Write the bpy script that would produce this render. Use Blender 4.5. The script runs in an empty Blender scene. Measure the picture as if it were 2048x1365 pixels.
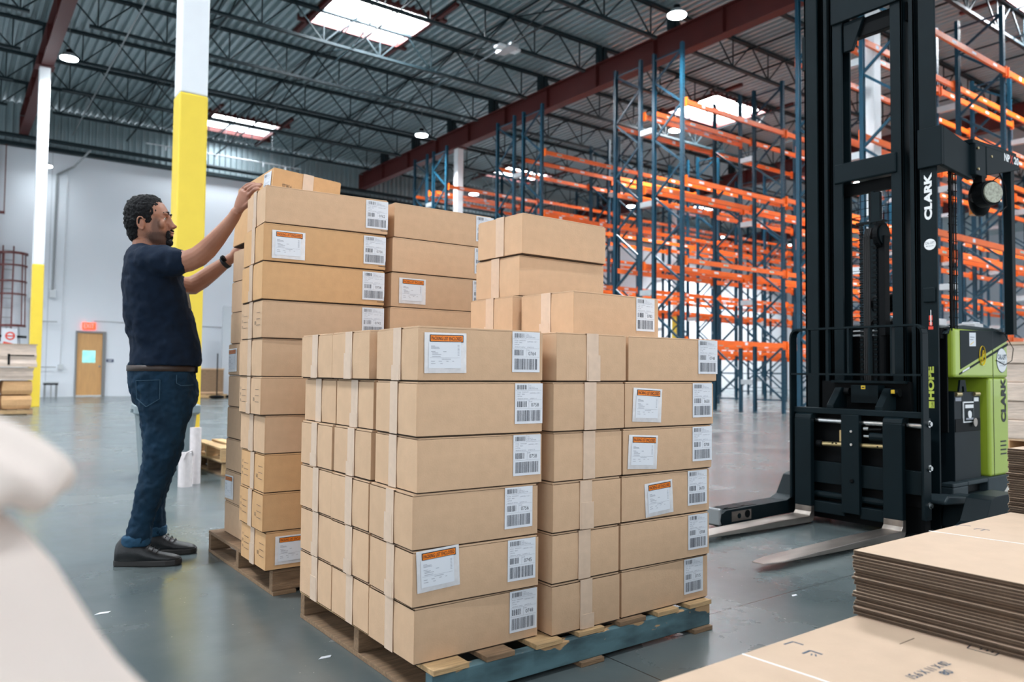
import bpy, bmesh, math, random
from math import sin, cos, pi, radians, atan2, sqrt
from mathutils import Vector, Matrix, noise
from mathutils.bvhtree import BVHTree
random.seed(7)
SC = bpy.context.scene
COL = SC.collection
# ------------------------------------------------------------------ camera
YAW, PITCH, ROLL, CAMZ = radians(36.441), radians(2.316), radians(.541), .943
def cam_axes():
    F = Vector((sin(YAW), cos(YAW), 0)); Rt = Vector((cos(YAW), -sin(YAW), 0)); U = Vector((0, 0, 1))
    F2 = F*cos(PITCH)+U*sin(PITCH); U2 = U*cos(PITCH)-F*sin(PITCH)
    R3 = Rt*cos(ROLL)+U2*sin(ROLL); U3 = U2*cos(ROLL)-Rt*sin(ROLL)
    return R3, U3, F2
cR, cU, cF = cam_axes()
cd = bpy.data.cameras.new('camera'); cam = bpy.data.objects.new('camera', cd); COL.objects.link(cam)
cam.matrix_world = Matrix(((cR.x, cU.x, -cF.x, 0), (cR.y, cU.y, -cF.y, 0), (cR.z, cU.z, -cF.z, CAMZ), (0, 0, 0, 1)))
cd.sensor_width = 36; cd.lens = 1535.85*36/2048; cd.clip_start = .02; cd.clip_end = 200
cd.dof.use_dof = True; cd.dof.focus_distance = 2.75; cd.dof.aperture_fstop = 3.2
SC.camera = cam
# ------------------------------------------------------------------ world, exposure, lights
w = bpy.data.worlds.new('daylight'); SC.world = w; w.use_nodes = True
bg = w.node_tree.nodes['Background']; bg.inputs[0].default_value = (.86, .93, 1.0, 1); bg.inputs[1].default_value = 1.15
SC.view_settings.view_transform = 'Standard'; SC.view_settings.look = 'None'; SC.view_settings.gamma = 1
SC.view_settings.use_curve_mapping = False
SC.view_settings.exposure = .6
SKY_E = 60.0      # glow of the skylight panels
LAMP_W = 190      # each high bay lamp, watts
# ------------------------------------------------------------------ materials
def lin(h):
    h = h.lstrip('#'); o = []
    for i in (0, 2, 4):
        c = int(h[i:i+2], 16)/255; o.append(c/12.92 if c <= .04045 else ((c+.055)/1.055)**2.4)
    return (*o, 1)
def nd(nt, t, **kw):
    n = nt.nodes.new(t)
    for k, v in kw.items():
        if k.startswith('i_'): n.inputs[k[2:].replace('_', ' ')].default_value = v
        else: setattr(n, k, v)
    return n
def mat(name, col, rough=.6, metal=0., var=0., vscale=6., bump=0., bscale=60., rvar=0., emit=None, estr=0., stretch=None, objvar=0., spec=.5, trans=0., alpha=1., coat=0.):
    m = bpy.data.materials.new(name); m.use_nodes = True; nt = m.node_tree; b = nt.nodes['Principled BSDF']
    c = lin(col) if isinstance(col, str) else (*col, 1)
    b.inputs['Base Color'].default_value = c; b.inputs['Roughness'].default_value = rough; b.inputs['Metallic'].default_value = metal
    b.inputs['Specular IOR Level'].default_value = spec; b.inputs['Alpha'].default_value = alpha
    b.inputs['Transmission Weight'].default_value = trans; b.inputs['Coat Weight'].default_value = coat
    if emit: b.inputs['Emission Color'].default_value = lin(emit); b.inputs['Emission Strength'].default_value = estr
    if var or bump or rvar or objvar:
        tc = nd(nt, 'ShaderNodeTexCoord'); mp = nd(nt, 'ShaderNodeMapping')
        if stretch: mp.inputs['Scale'].default_value = stretch
        nt.links.new(tc.outputs['Object'], mp.inputs[0])
        n = nd(nt, 'ShaderNodeTexNoise'); n.inputs['Scale'].default_value = vscale; n.inputs['Detail'].default_value = 5
        nt.links.new(mp.outputs[0], n.inputs['Vector'])
        if var or objvar:
            hs = nd(nt, 'ShaderNodeHueSaturation'); hs.inputs['Color'].default_value = c
            mr = nd(nt, 'ShaderNodeMapRange'); mr.inputs[1].default_value = .25; mr.inputs[2].default_value = .75
            mr.inputs[3].default_value = 1-var; mr.inputs[4].default_value = 1+var
            nt.links.new(n.outputs[0], mr.inputs[0]); last = mr.outputs[0]
            if objvar:
                oi = nd(nt, 'ShaderNodeObjectInfo'); m2 = nd(nt, 'ShaderNodeMapRange')
                m2.inputs[3].default_value = 1-objvar; m2.inputs[4].default_value = 1+objvar
                nt.links.new(oi.outputs['Random'], m2.inputs[0])
                mm = nd(nt, 'ShaderNodeMath', operation='MULTIPLY'); nt.links.new(last, mm.inputs[0]); nt.links.new(m2.outputs[0], mm.inputs[1]); last = mm.outputs[0]
            nt.links.new(last, hs.inputs['Value']); nt.links.new(hs.outputs[0], b.inputs['Base Color'])
        if rvar:
            mr = nd(nt, 'ShaderNodeMapRange'); mr.inputs[3].default_value = rough-rvar; mr.inputs[4].default_value = rough+rvar
            nt.links.new(n.outputs[0], mr.inputs[0]); nt.links.new(mr.outputs[0], b.inputs['Roughness'])
        if bump:
            n2 = nd(nt, 'ShaderNodeTexNoise'); n2.inputs['Scale'].default_value = bscale; n2.inputs['Detail'].default_value = 3
            nt.links.new(mp.outputs[0], n2.inputs['Vector']); bp = nd(nt, 'ShaderNodeBump'); bp.inputs['Strength'].default_value = bump; bp.inputs['Distance'].default_value = .01
            nt.links.new(n2.outputs[0], bp.inputs['Height']); nt.links.new(bp.outputs[0], b.inputs['Normal'])
    return m
M = {}
M['kraft'] = mat('kraft_board', (.63, .42, .265), .75, var=.05, vscale=25, bump=.06, bscale=180, objvar=.05, spec=.25)
M['kraft2'] = mat('orange_kraft_board', (.63, .375, .185), .75, var=.05, vscale=25, bump=.06, bscale=180, objvar=.04, spec=.25)
M['kraft_pale'] = mat('pale_kraft_board', (.52, .385, .28), .78, var=.05, vscale=14, bump=.05, bscale=120, spec=.25)
M['edge_and_gap_shade'] = mat('board_edge_and_gap_shade', (.055, .034, .02), .9, var=.3, vscale=60)  # cut board edges, also the shade painted dark between carton layers
M['tape'] = mat('clear_parcel_tape', (.70, .52, .385), .3, var=.06, vscale=40, spec=.5)
M['white'] = mat('label_paper', (.74, .77, .82), .5)
M['pouch'] = mat('pouch_film', (.74, .73, .74), .22, var=.08, vscale=50, bump=.15, bscale=30, spec=.6)
M['ink'] = mat('black_ink', (.02, .022, .028), .6)
M['barink'] = mat('printed_bar_ink', (.12, .13, .155), .6)
M['greyink'] = mat('grey_ink', (.33, .35, .40), .6)
M['orange_lab'] = mat('orange_label', (.95, .24, .01), .45)
M['wood'] = mat('pallet_wood', (.52, .34, .17), .8, var=.28, vscale=9, stretch=(1, 9, 9), bump=.25, bscale=40)
M['wood2'] = mat('weathered_wood', (.24, .15, .085), .85, var=.35, vscale=9, stretch=(1, 9, 9), bump=.3, bscale=40)
M['ply'] = mat('plywood_edge', (.50, .22, .11), .8, var=.4, vscale=10, stretch=(1, 1, 40))
M['plytop'] = mat('plywood_grey_top', (.50, .52, .56), .6, var=.08)
M['floor'] = None
M['wall'] = mat('painted_wall', (.74, .78, .83), .75, var=.025, vscale=.35, spec=.2)
M['deck'] = mat('metal_roof_deck', (.34, .425, .45), .38, metal=.4, var=.12, vscale=.8)
M['joist'] = mat('joist_steel', (.009, .020, .025), .5, var=.15, vscale=4, spec=.25)
M['joist_pale'] = mat('pale_joist_steel', (.30, .35, .37), .5)
M['girder'] = mat('red_oxide_steel', (.075, .007, .0055), .6, var=.12, vscale=2)
M['colw'] = mat('white_column_paint', (.80, .83, .86), .45, var=.02)
M['coly'] = mat('yellow_column_paint', (.86, .63, .055), .42, var=.03)
M['blue'] = mat('rack_blue_paint', (.0045, .040, .070), .36, var=.15, vscale=5, spec=.4)
M['orange'] = mat('rack_orange_paint', (.82, .13, .008), .4, var=.12, vscale=3, objvar=.12)
M['galv'] = mat('galvanised_steel', (.55, .58, .60), .35, metal=.5, var=.1)
M['dgalv'] = mat('dull_pipe_steel', (.28, .30, .31), .4, metal=.5)
M['mast'] = mat('mast_black_paint', (.0040, .0105, .0138), .5, var=.15, vscale=5, spec=.13)
M['black'] = mat('flat_black', (.002, .003, .004), .55, spec=.12)
M['rubber'] = mat('black_rubber', (.012, .012, .013), .7)
M['steel'] = mat('worn_bare_steel', (.33, .29, .26), .38, metal=.85, var=.35, vscale=14, stretch=(.2, 1, 1), rvar=.12)
M['chrome'] = mat('bright_rod', (.65, .66, .66), .22, metal=1, var=.2, vscale=60)
M['gold'] = mat('zinc_yellow_rod', (.55, .43, .22), .3, metal=.9)
M['green'] = mat('lime_truck_paint', (.35, .47, .035), .35, var=.05, vscale=3, coat=.3)
M['greyplastic'] = mat('grey_bumper_casting', (.020, .033, .040), .5, var=.15, vscale=8, spec=.25)
M['batt'] = mat('battery_case', (.005, .011, .015), .5, var=.12, vscale=7, spec=.2)
M['lime_ink'] = mat('lime_decal', (.55, .65, .10), .5)
M['white_ink'] = mat('white_decal', (.85, .87, .88), .45)
M['red_ink'] = mat('red_decal', (.75, .06, .03), .5)
M['navy_ink'] = mat('navy_decal', (.02, .06, .11), .5)
M['yellow'] = mat('yellow_sticker', (.85, .58, .03), .5)
M['lens'] = mat('lamp_lens', (.35, .36, .28), .25, var=.4, vscale=70, spec=.6)
M['sky'] = mat('skylight_diffuser', (.9, .93, .96), .4, emit='#f4faff', estr=SKY_E)
M['sky_dim'] = mat('dimmed_skylight_diffuser', (.9, .93, .96), .4, emit='#f4faff', estr=13)  # glow turned down so panels near the wall leave no hot spot
M['led'] = mat('led_lens', (.9, .9, .9), .4, emit='#f2faff', estr=24)
M['exit'] = mat('exit_sign_face', (.9, .1, .02), .4, emit='#ff3a14', estr=1.6)
M['doorwood'] = mat('maple_door_veneer', (.62, .34, .13), .45, var=.1, vscale=3, stretch=(6, 1, .7))
M['frame'] = mat('grey_door_frame', (.22, .22, .22), .5)
M['glass'] = mat('green_lit_glass', (.25, .62, .58), .15, var=.5, vscale=6, emit='#8fe6e0', estr=.55)
M['skin'] = None
M['shirt'] = mat('navy_cotton', (.0035, .0110, .027), .85, var=.2, vscale=30, bump=.2, bscale=400, spec=.2)
M['denim'] = mat('dark_denim', (.005, .024, .049), .8, var=.35, vscale=14, bump=.25, bscale=500, spec=.2, stretch=(1, 1, .5))
M['denim_light'] = mat('faded_denim_cuff', (.018, .062, .115), .8, var=.25, vscale=30, bump=.25, bscale=400, spec=.2)
M['leather'] = mat('black_shoe_leather', (.012, .013, .015), .45, var=.2, vscale=20, bump=.15, bscale=90)
M['sole'] = mat('shoe_sole', (.022, .02, .019), .6)
M['hair'] = mat('black_hair', (.008, .008, .009), .6, var=.5, vscale=120, bump=.6, bscale=170, spec=.15)
M['eye'] = mat('eye_white', (.55, .52, .50), .2)
M['iris'] = mat('dark_iris', (.012, .008, .006), .15)
M['belt'] = mat('brown_belt', (.035, .02, .015), .5)
M['bin'] = mat('grey_bin_plastic', (.20, .25, .27), .5, var=.08)
M['film'] = mat('pink_white_film', (.72, .66, .66), .25, var=.08, vscale=30, spec=.6)
M['wrap'] = mat('stretch_wrap', (.62, .49, .40), .25, var=.2, vscale=5, stretch=(1, 1, 7), bump=.4, bscale=8, spec=.7)
M['cageladder'] = mat('dark_red_ladder', (.13, .03, .028), .5)
M['paper'] = mat('pale_packing_paper', (.66, .575, .52), .7, var=.04, vscale=8, spec=.2)
M['screen'] = mat('pale_grey_panel', (.50, .54, .58), .6)
M['bluesign'] = mat('navy_sign', (.02, .04, .11), .5)
# painted blue-grey stringer with chipped edges
def paint_wood():
    m = mat('teal_painted_wood', (.085, .165, .19), .6); nt = m.node_tree; b = nt.nodes['Principled BSDF']
    tc = nd(nt, 'ShaderNodeTexCoord'); n = nd(nt, 'ShaderNodeTexNoise'); n.inputs['Scale'].default_value = 13; n.inputs['Detail'].default_value = 7
    mp = nd(nt, 'ShaderNodeMapping'); mp.inputs['Scale'].default_value = (.55, 1, 1.6); nt.links.new(tc.outputs['Object'], mp.inputs[0]); nt.links.new(mp.outputs[0], n.inputs['Vector'])
    se = nd(nt, 'ShaderNodeSeparateXYZ'); nt.links.new(tc.outputs['Object'], se.inputs[0])
    a = nd(nt, 'ShaderNodeMath', operation='MULTIPLY_ADD'); a.inputs[1].default_value = 3.4; a.inputs[2].default_value = -.285+.5
    s2 = nd(nt, 'ShaderNodeMath', operation='SUBTRACT'); nt.links.new(se.outputs['Z'], s2.inputs[0]); s2.inputs[1].default_value = .055
    nt.links.new(s2.outputs[0], a.inputs[0])
    ad = nd(nt, 'ShaderNodeMath', operation='ADD'); nt.links.new(n.outputs[0], ad.inputs[0]); nt.links.new(a.outputs[0], ad.inputs[1])
    r = nd(nt, 'ShaderNodeMapRange'); r.inputs[1].default_value = .86; r.inputs[2].default_value = .885; nt.links.new(ad.outputs[0], r.inputs[0])
    mx = nd(nt, 'ShaderNodeMix', data_type='RGBA'); nt.links.new(r.outputs[0], mx.inputs[0])
    n3 = nd(nt, 'ShaderNodeTexNoise'); n3.inputs['Scale'].default_value = 9; n3.inputs['Detail'].default_value = 6; nt.links.new(mp.outputs[0], n3.inputs['Vector'])
    cr = nd(nt, 'ShaderNodeValToRGB'); cr.color_ramp.elements[0].color = (.03, .055, .065, 1); cr.color_ramp.elements[0].position = .3; cr.color_ramp.elements[1].color = (.11, .21, .24, 1); cr.color_ramp.elements[1].position = .6
    nt.links.new(n3.outputs[0], cr.inputs[0]); nt.links.new(cr.outputs[0], mx.inputs[6]); mx.inputs[7].default_value = (.55, .34, .17, 1)
    nt.links.new(mx.outputs[2], b.inputs['Base Color']); return m
M['bluewood'] = paint_wood()
# polished concrete with saw-cut joints
def floor_mat():
    m = mat('polished_concrete', (.1, .12, .125), .2); nt = m.node_tree; b = nt.nodes['Principled BSDF']
    tc = nd(nt, 'ShaderNodeTexCoord'); n = nd(nt, 'ShaderNodeTexNoise'); n.inputs['Scale'].default_value = .9; n.inputs['Detail'].default_value = 8; n.inputs['Roughness'].default_value = .62
    nt.links.new(tc.outputs['Object'], n.inputs['Vector'])
    cr = nd(nt, 'ShaderNodeValToRGB'); cr.color_ramp.elements[0].position = .3; cr.color_ramp.elements[0].color = (.080, .106, .112, 1); cr.color_ramp.elements[1].position = .72; cr.color_ramp.elements[1].color = (.150, .172, .172, 1)
    nt.links.new(n.outputs[0], cr.inputs[0])
    n2 = nd(nt, 'ShaderNodeTexNoise'); n2.inputs['Scale'].default_value = 60; n2.inputs['Detail'].default_value = 2; nt.links.new(tc.outputs['Object'], n2.inputs['Vector'])
    r2 = nd(nt, 'ShaderNodeMapRange'); r2.inputs[1].default_value = .735; r2.inputs[2].default_value = .76; nt.links.new(n2.outputs[0], r2.inputs[0])
    mx = nd(nt, 'ShaderNodeMix', data_type='RGBA'); nt.links.new(r2.outputs[0], mx.inputs[0]); nt.links.new(cr.outputs[0], mx.inputs[6]); mx.inputs[7].default_value = (.26, .28, .28, 1)
    se = nd(nt, 'ShaderNodeSeparateXYZ'); nt.links.new(tc.outputs['Object'], se.inputs[0]); last = None
    for ax, off, per in (('X', 1.802, 3.66), ('Y', 1.99, 3.9)):
        s = nd(nt, 'ShaderNodeMath', operation='SUBTRACT'); nt.links.new(se.outputs[ax], s.inputs[0]); s.inputs[1].default_value = off
        p = nd(nt, 'ShaderNodeMath', operation='PINGPONG'); nt.links.new(s.outputs[0], p.inputs[0]); p.inputs[1].default_value = per/2
        l = nd(nt, 'ShaderNodeMath', operation='LESS_THAN'); nt.links.new(p.outputs[0], l.inputs[0]); l.inputs[1].default_value = .0028
        if last is None: last = l.outputs[0]
        else:
            q = nd(nt, 'ShaderNodeMath', operation='MAXIMUM'); nt.links.new(last, q.inputs[0]); nt.links.new(l.outputs[0], q.inputs[1]); last = q.outputs[0]
    m3 = nd(nt, 'ShaderNodeMix', data_type='RGBA'); nt.links.new(last, m3.inputs[0]); nt.links.new(mx.outputs[2], m3.inputs[6]); m3.inputs[7].default_value = (.03, .033, .034, 1)
    nt.links.new(m3.outputs[2], b.inputs['Base Color'])
    r3 = nd(nt, 'ShaderNodeMapRange'); r3.inputs[1].default_value = .3; r3.inputs[2].default_value = .75; r3.inputs[3].default_value = .17; r3.inputs[4].default_value = .34; nt.links.new(n.outputs[0], r3.inputs[0]); nt.links.new(r3.outputs[0], b.inputs['Roughness'])
    n4 = nd(nt, 'ShaderNodeTexNoise'); n4.inputs['Scale'].default_value = 2.6; n4.inputs['Detail'].default_value = 3; mp = nd(nt, 'ShaderNodeMapping'); nt.links.new(tc.outputs['Object'], mp.inputs[0]); nt.links.new(mp.outputs[0], n4.inputs['Vector'])
    bp = nd(nt, 'ShaderNodeBump'); bp.inputs['Strength'].default_value = .12; bp.inputs['Distance'].default_value = .012; nt.links.new(n4.outputs[0], bp.inputs['Height']); nt.links.new(bp.outputs[0], b.inputs['Normal'])
    b.inputs['Specular IOR Level'].default_value = .6
    return m
M['floor'] = floor_mat()
# skin with stubble where a beard grows (object space of the man: x forward, z up)
def skin_mat():
    m = mat('skin', (.40, .195, .125), .5, spec=.4); nt = m.node_tree; b = nt.nodes['Principled BSDF']
    b.inputs['Subsurface Weight'].default_value = .08; b.inputs['Subsurface Radius'].default_value = (.02, .008, .004)
    tc = nd(nt, 'ShaderNodeTexCoord')
    def blob(cx, cy, cz, rx, ry, rz):
        mp = nd(nt, 'ShaderNodeMapping', vector_type='TEXTURE'); mp.inputs['Location'].default_value = (cx, cy, cz); mp.inputs['Scale'].default_value = (rx, ry, rz)
        mp.inputs['Rotation'].default_value = (0, 0, 0)
        nt.links.new(tc.outputs['Object'], mp.inputs[0]); ln = nd(nt, 'ShaderNodeVectorMath', operation='LENGTH'); nt.links.new(mp.outputs[0], ln.inputs[0])
        r = nd(nt, 'ShaderNodeMapRange'); r.inputs[1].default_value = 1.35; r.inputs[2].default_value = .6; r.interpolation_type = 'SMOOTHSTEP'; nz = nd(nt, 'ShaderNodeTexNoise'); nz.inputs['Scale'].default_value = 260; nt.links.new(tc.outputs['Object'], nz.inputs['Vector']); aa = nd(nt, 'ShaderNodeMath', operation='MULTIPLY_ADD'); aa.inputs[1].default_value = .5; nt.links.new(nz.outputs[0], aa.inputs[0]); nt.links.new(ln.outputs['Value'], aa.inputs[2]); sb = nd(nt, 'ShaderNodeMath', operation='SUBTRACT'); sb.inputs[1].default_value = .25; nt.links.new(aa.outputs[0], sb.inputs[0]); nt.links.new(sb.outputs[0], r.inputs[0]); return r.outputs[0]
    def mul(a, k):
        q = nd(nt, 'ShaderNodeMath', operation='MULTIPLY'); nt.links.new(a, q.inputs[0]); q.inputs[1].default_value = k; return q.outputs[0]
    # centres follow the head, which is turned about 18 degrees towards -y
    bl = [mul(blob(.097, -.033, 1.572, .036, .042, .028), .93), mul(blob(.108, -.036, 1.632, .022, .040, .0085), .9),
          mul(blob(.078, -.062, 1.605, .022, .02, .036), .8), mul(blob(.035, -.06, 1.588, .065, .05, .038), .8), mul(blob(.018, -.07, 1.640, .022, .03, .05), .6), mul(blob(.05, .035, 1.588, .06, .05, .035), .8)]
    last = bl[0]
    for x in bl[1:]:
        q = nd(nt, 'ShaderNodeMath', operation='MAXIMUM'); nt.links.new(last, q.inputs[0]); nt.links.new(x, q.inputs[1]); last = q.outputs[0]
    n = nd(nt, 'ShaderNodeTexNoise'); n.inputs['Scale'].default_value = 9; n.inputs['Detail'].default_value = 4; nt.links.new(tc.outputs['Object'], n.inputs['Vector'])
    cr = nd(nt, 'ShaderNodeValToRGB'); cr.color_ramp.elements[0].position = .3; cr.color_ramp.elements[0].color = (.30, .125, .075, 1); cr.color_ramp.elements[1].position = .7; cr.color_ramp.elements[1].color = (.40, .19, .12, 1)
    nt.links.new(n.outputs[0], cr.inputs[0])
    mx = nd(nt, 'ShaderNodeMix', data_type='RGBA'); nt.links.new(last, mx.inputs[0]); nt.links.new(cr.outputs[0], mx.inputs[6]); mx.inputs[7].default_value = (.018, .014, .013, 1)
    nt.links.new(mx.outputs[2], b.inputs['Base Color']); return m
M['skin'] = skin_mat()
# ------------------------------------------------------------------ mesh building
_txt = {}
def text_geo(s, bold=0):
    if (s, bold) not in _txt:
        cu = bpy.data.curves.new('lettering', 'FONT'); cu.body = s; cu.resolution_u = 3; cu.offset = bold
        ob = bpy.data.objects.new('lettering', cu); me = bpy.data.meshes.new_from_object(ob)
        vs = [v.co.copy() for v in me.vertices]; fs = [tuple(p.vertices) for p in me.polygons]
        x0 = min(v.x for v in vs); x1 = max(v.x for v in vs); y1 = max(v.y for v in vs); y0 = min(v.y for v in vs)
        _txt[(s, bold)] = ([Vector(((v.x-x0)/(x1-x0), (v.y-y0)/(y1-y0), 0)) for v in vs], fs)
        bpy.data.objects.remove(ob); bpy.data.curves.remove(cu); bpy.data.meshes.remove(me)
    return _txt[(s, bold)]
class MB:
    def __init__(s): s.v = []; s.f = []; s.m = []; s.mats = []; s.X = Matrix.Identity(4)
    def mi(s, m):
        if m not in s.mats: s.mats.append(m)
        return s.mats.index(m)
    def add(s, vs, fs, m):
        o = len(s.v); s.v += [s.X @ Vector(v) for v in vs]; k = s.mi(m)
        s.f += [tuple(i+o for i in f) for f in fs]; s.m += [k]*len(fs); return s
    def box(s, lo, hi, m, R=None, piv=None):
        x0, y0, z0 = lo; x1, y1, z1 = hi
        vs = [Vector(p) for p in ((x0, y0, z0), (x1, y0, z0), (x1, y1, z0), (x0, y1, z0), (x0, y0, z1), (x1, y0, z1), (x1, y1, z1), (x0, y1, z1))]
        if R is not None:
            pv = Vector(piv) if piv else sum(vs, Vector())/8
            vs = [pv+R@(v-pv) for v in vs]
        return s.add(vs, [(0, 3, 2, 1), (4, 5, 6, 7), (0, 1, 5, 4), (1, 2, 6, 5), (2, 3, 7, 6), (3, 0, 4, 7)], m)
    def quad(s, o, r, u, w, h, m):       # flat rectangle: origin corner, right and up unit vectors
        o, r, u = Vector(o), Vector(r), Vector(u); return s.add([o, o+r*w, o+r*w+u*h, o+u*h], [(0, 1, 2, 3)], m)
    def bar(s, a, b, wd, m, h=None, up=(0, 0, 1)):   # rectangular bar from a to b
        a, b = Vector(a), Vector(b); d = (b-a).normalized(); up = Vector(up)
        if abs(d.dot(up)) > .99: up = Vector((1, 0, 0))
        x = d.cross(up).normalized()*wd/2; y = x.cross(d).normalized()*(h or wd)/2
        vs = [a-x-y, a+x-y, a+x+y, a-x+y, b-x-y, b+x-y, b+x+y, b-x+y]
        return s.add(vs, [(0, 1, 2, 3), (4, 7, 6, 5), (0, 4, 5, 1), (1, 5, 6, 2), (2, 6, 7, 3), (3, 7, 4, 0)], m)
    def cyl(s, a, b, r, m, n=12, r2=None, caps=True):
        a, b = Vector(a), Vector(b); d = (b-a).normalized(); up = Vector((0, 0, 1)) if abs(d.z) < .9 else Vector((1, 0, 0))
        x = d.cross(up).normalized(); y = x.cross(d); r2 = r if r2 is None else r2; vs = []
        for c, q in ((a, r), (b, r2)):
            for i in range(n): t = 2*pi*i/n; vs.append(c+(x*cos(t)+y*sin(t))*q)
        fs = [(i, (i+1) % n, n+(i+1) % n, n+i) for i in range(n)]
        if caps: fs += [tuple(range(n))[::-1], tuple(range(n, 2*n))]
        return s.add(vs, fs, m)
    def tube(s, pts, r, m, n=6):
        for a, b in zip(pts, pts[1:]): s.cyl(a, b, r, m, n)
        return s
    def prism(s, pts, d, m):      # polygon pts (3D, planar), extruded by vector d
        n = len(pts); d = Vector(d); vs = [Vector(p) for p in pts]; vs += [p+d for p in vs]
        return s.add(vs, [tuple(range(n))[::-1], tuple(range(n, 2*n))]+[(i, (i+1) % n, n+(i+1) % n, n+i) for i in range(n)], m)
    def loft(s, rings, m, caps=True):
        n = len(rings[0]); vs = [Vector(p) for r in rings for p in r]; fs = []
        for k in range(len(rings)-1):
            for i in range(n): j = (i+1) % n; fs.append((k*n+i, k*n+j, (k+1)*n+j, (k+1)*n+i))
        if caps: fs += [tuple(range(n))[::-1], tuple(range((len(rings)-1)*n, len(rings)*n))]
        return s.add(vs, fs, m)
    def ball(s, c, rad, m, n=14, R=None):
        c = Vector(c); rad = (rad,)*3 if isinstance(rad, (int, float)) else rad; rings = []
        for k in range(1, n//2+1):
            ph = pi*k/(n//2+1); ring = []
            for i in range(n):
                t = 2*pi*i/n; p = Vector((rad[0]*sin(ph)*cos(t), rad[1]*sin(ph)*sin(t), -rad[2]*cos(ph)))
                ring.append(c+(R@p if R else p))
            rings.append(ring)
        return s.loft(rings, m)
    def text(s, st, o, r, u, w, h, m, bold=0):    # lettering stretched into w x h with lower-left corner o
        vs, fs = text_geo(st, bold); o, r, u = Vector(o), Vector(r), Vector(u)
        return s.add([o+r*(v.x*w)+u*(v.y*h) for v in vs], fs, m)
    def build(s, name, parent=None, smooth=False, bevel=0, seg=2, loc=None):
        me = bpy.data.meshes.new(name); me.from_pydata([tuple(v) for v in s.v], [], s.f)
        for m in s.mats: me.materials.append(M[m] if isinstance(m, str) else m)
        me.polygons.foreach_set('material_index', s.m)
        if smooth: me.polygons.foreach_set('use_smooth', [True]*len(me.polygons))
        me.update(); o = bpy.data.objects.new(name, me); COL.objects.link(o)
        if parent: o.parent = parent
        if loc is not None: o.location = loc
        if bevel:
            b = o.modifiers.new('bevel', 'BEVEL'); b.width = bevel; b.segments = seg; b.limit_method = 'ANGLE'; b.angle_limit = radians(40)
        return o
def tag(o, label=None, cat=None, group=None, kind=None):
    if label: o['label'] = label
    if cat: o['category'] = cat
    if group: o['group'] = group
    if kind: o['kind'] = kind
    return o
def thing(name, loc=(0, 0, 0), rz=0, label=None, cat=None, group=None):
    o = bpy.data.objects.new(name, None); COL.objects.link(o); o.location = loc; o.rotation_euler = (0, 0, rz); o.empty_display_size = .1
    return tag(o, label, cat, group)
def dup(o, parent=None):
    c = o.copy(); COL.objects.link(c); c.parent = parent
    for ch in list(o.children): dup(ch, c)
    return c
ORD = ['first', 'second', 'third', 'fourth', 'fifth', 'sixth', 'seventh', 'eighth', 'ninth', 'tenth', 'eleventh', 'twelfth', 'thirteenth', 'fourteenth']
def words(n):
    a = 'zero one two three four five six seven eight nine ten eleven twelve thirteen fourteen fifteen sixteen seventeen eighteen nineteen'.split(); t = 'twenty thirty forty fifty'.split()
    return a[n] if n < 20 else t[n//10-2]+('' if n % 10 == 0 else '-'+a[n % 10])
XV, YV, ZV = Vector((1, 0, 0)), Vector((0, 1, 0)), Vector((0, 0, 1))
# ------------------------------------------------------------------ building shell
tag(MB().box((-16, -12, -.2), (50, 29.2, 0), 'floor').build('floor'), 'polished grey concrete warehouse floor with saw-cut joints', kind='structure')
wl = MB(); wl.box((-16, 28.73, 0), (50, 29.0, 8.0), 'wall')
for x in (2.62, 10.2, 17.8, 25.4, 33): wl.box((x-.012, 28.722, 0), (x+.012, 28.73, 8), 'screen')
tag(wl.build('wall_back'), 'tall white painted back wall of the warehouse', kind='structure')
tag(MB().box((49.8, -12, 0), (50, 28.73, 9.5), 'wall').build('wall_right'), 'far white side wall beyond the racks', kind='structure')
tb = MB().box((-16, 28.62, 7.98), (50, 29.0, 9.3), 'deck').box((-16, 28.40, 7.90), (50, 28.62, 8.02), 'joist')
x = -11.
while x < 49:
    tb.prism([(x, 28.62, 8.02), (x+.03, 28.55, 8.02), (x+.09, 28.55, 8.02), (x+.12, 28.62, 8.02)], (0, 0, 1.3), 'deck'); x += .2
tag(tb.build('trim_1'), 'band of ribbed metal standing in for the roof deck above the back wall', kind='structure')  # fills the strip where the roof deck would meet the wall
# corrugated roof deck, openings left for skylights
SKYL = [(6.75, 9.15, 15.5, 17.5), (6.8, 9.1, 25.7, 27.7), (18.3, 20.8, 14.6, 16.6), (18.2, 20.6, 25.0, 26.8), (18.6, 21.0, 5.0, 7.0), (29.8, 32.2, 14.6, 16.6), (29.8, 32.2, 25.0, 26.8), (29.8, 32.2, 5, 7), (6.75, 9.15, 4.6, 6.6), (-4.8, -2.4, 15.5, 17.5), (-4.8, -2.4, 4.6, 6.6)]
dk = MB(); x = -11.; P = .2; H = .09
while x < 50:
    segs = [(-7.0, 29.0)]
    for (a, b, c, d) in SKYL:
        if a-.1 < x+P/2 < b+.1:
            ns = []
            for (s0, s1) in segs:
                if c > s0 and d < s1: ns += [(s0, c), (d, s1)]
                else: ns.append((s0, s1))
            segs = ns
    for (s0, s1) in segs:
        prof = [(x, 9.34), (x+.03, 9.34+H), (x+.10, 9.34+H), (x+.13, 9.34), (x+P, 9.34)]
        vs = [(px, s0, pz) for px, pz in prof]+[(px, s1, pz) for px, pz in prof]
        dk.add(vs, [(i, i+1, i+6, i+5) for i in range(4)], 'deck')
    x += P
dk.box((-16, -9, 9.6), (50, 29.0, 9.62), 'black')
for (a, b, c, d) in SKYL: pass
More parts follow.
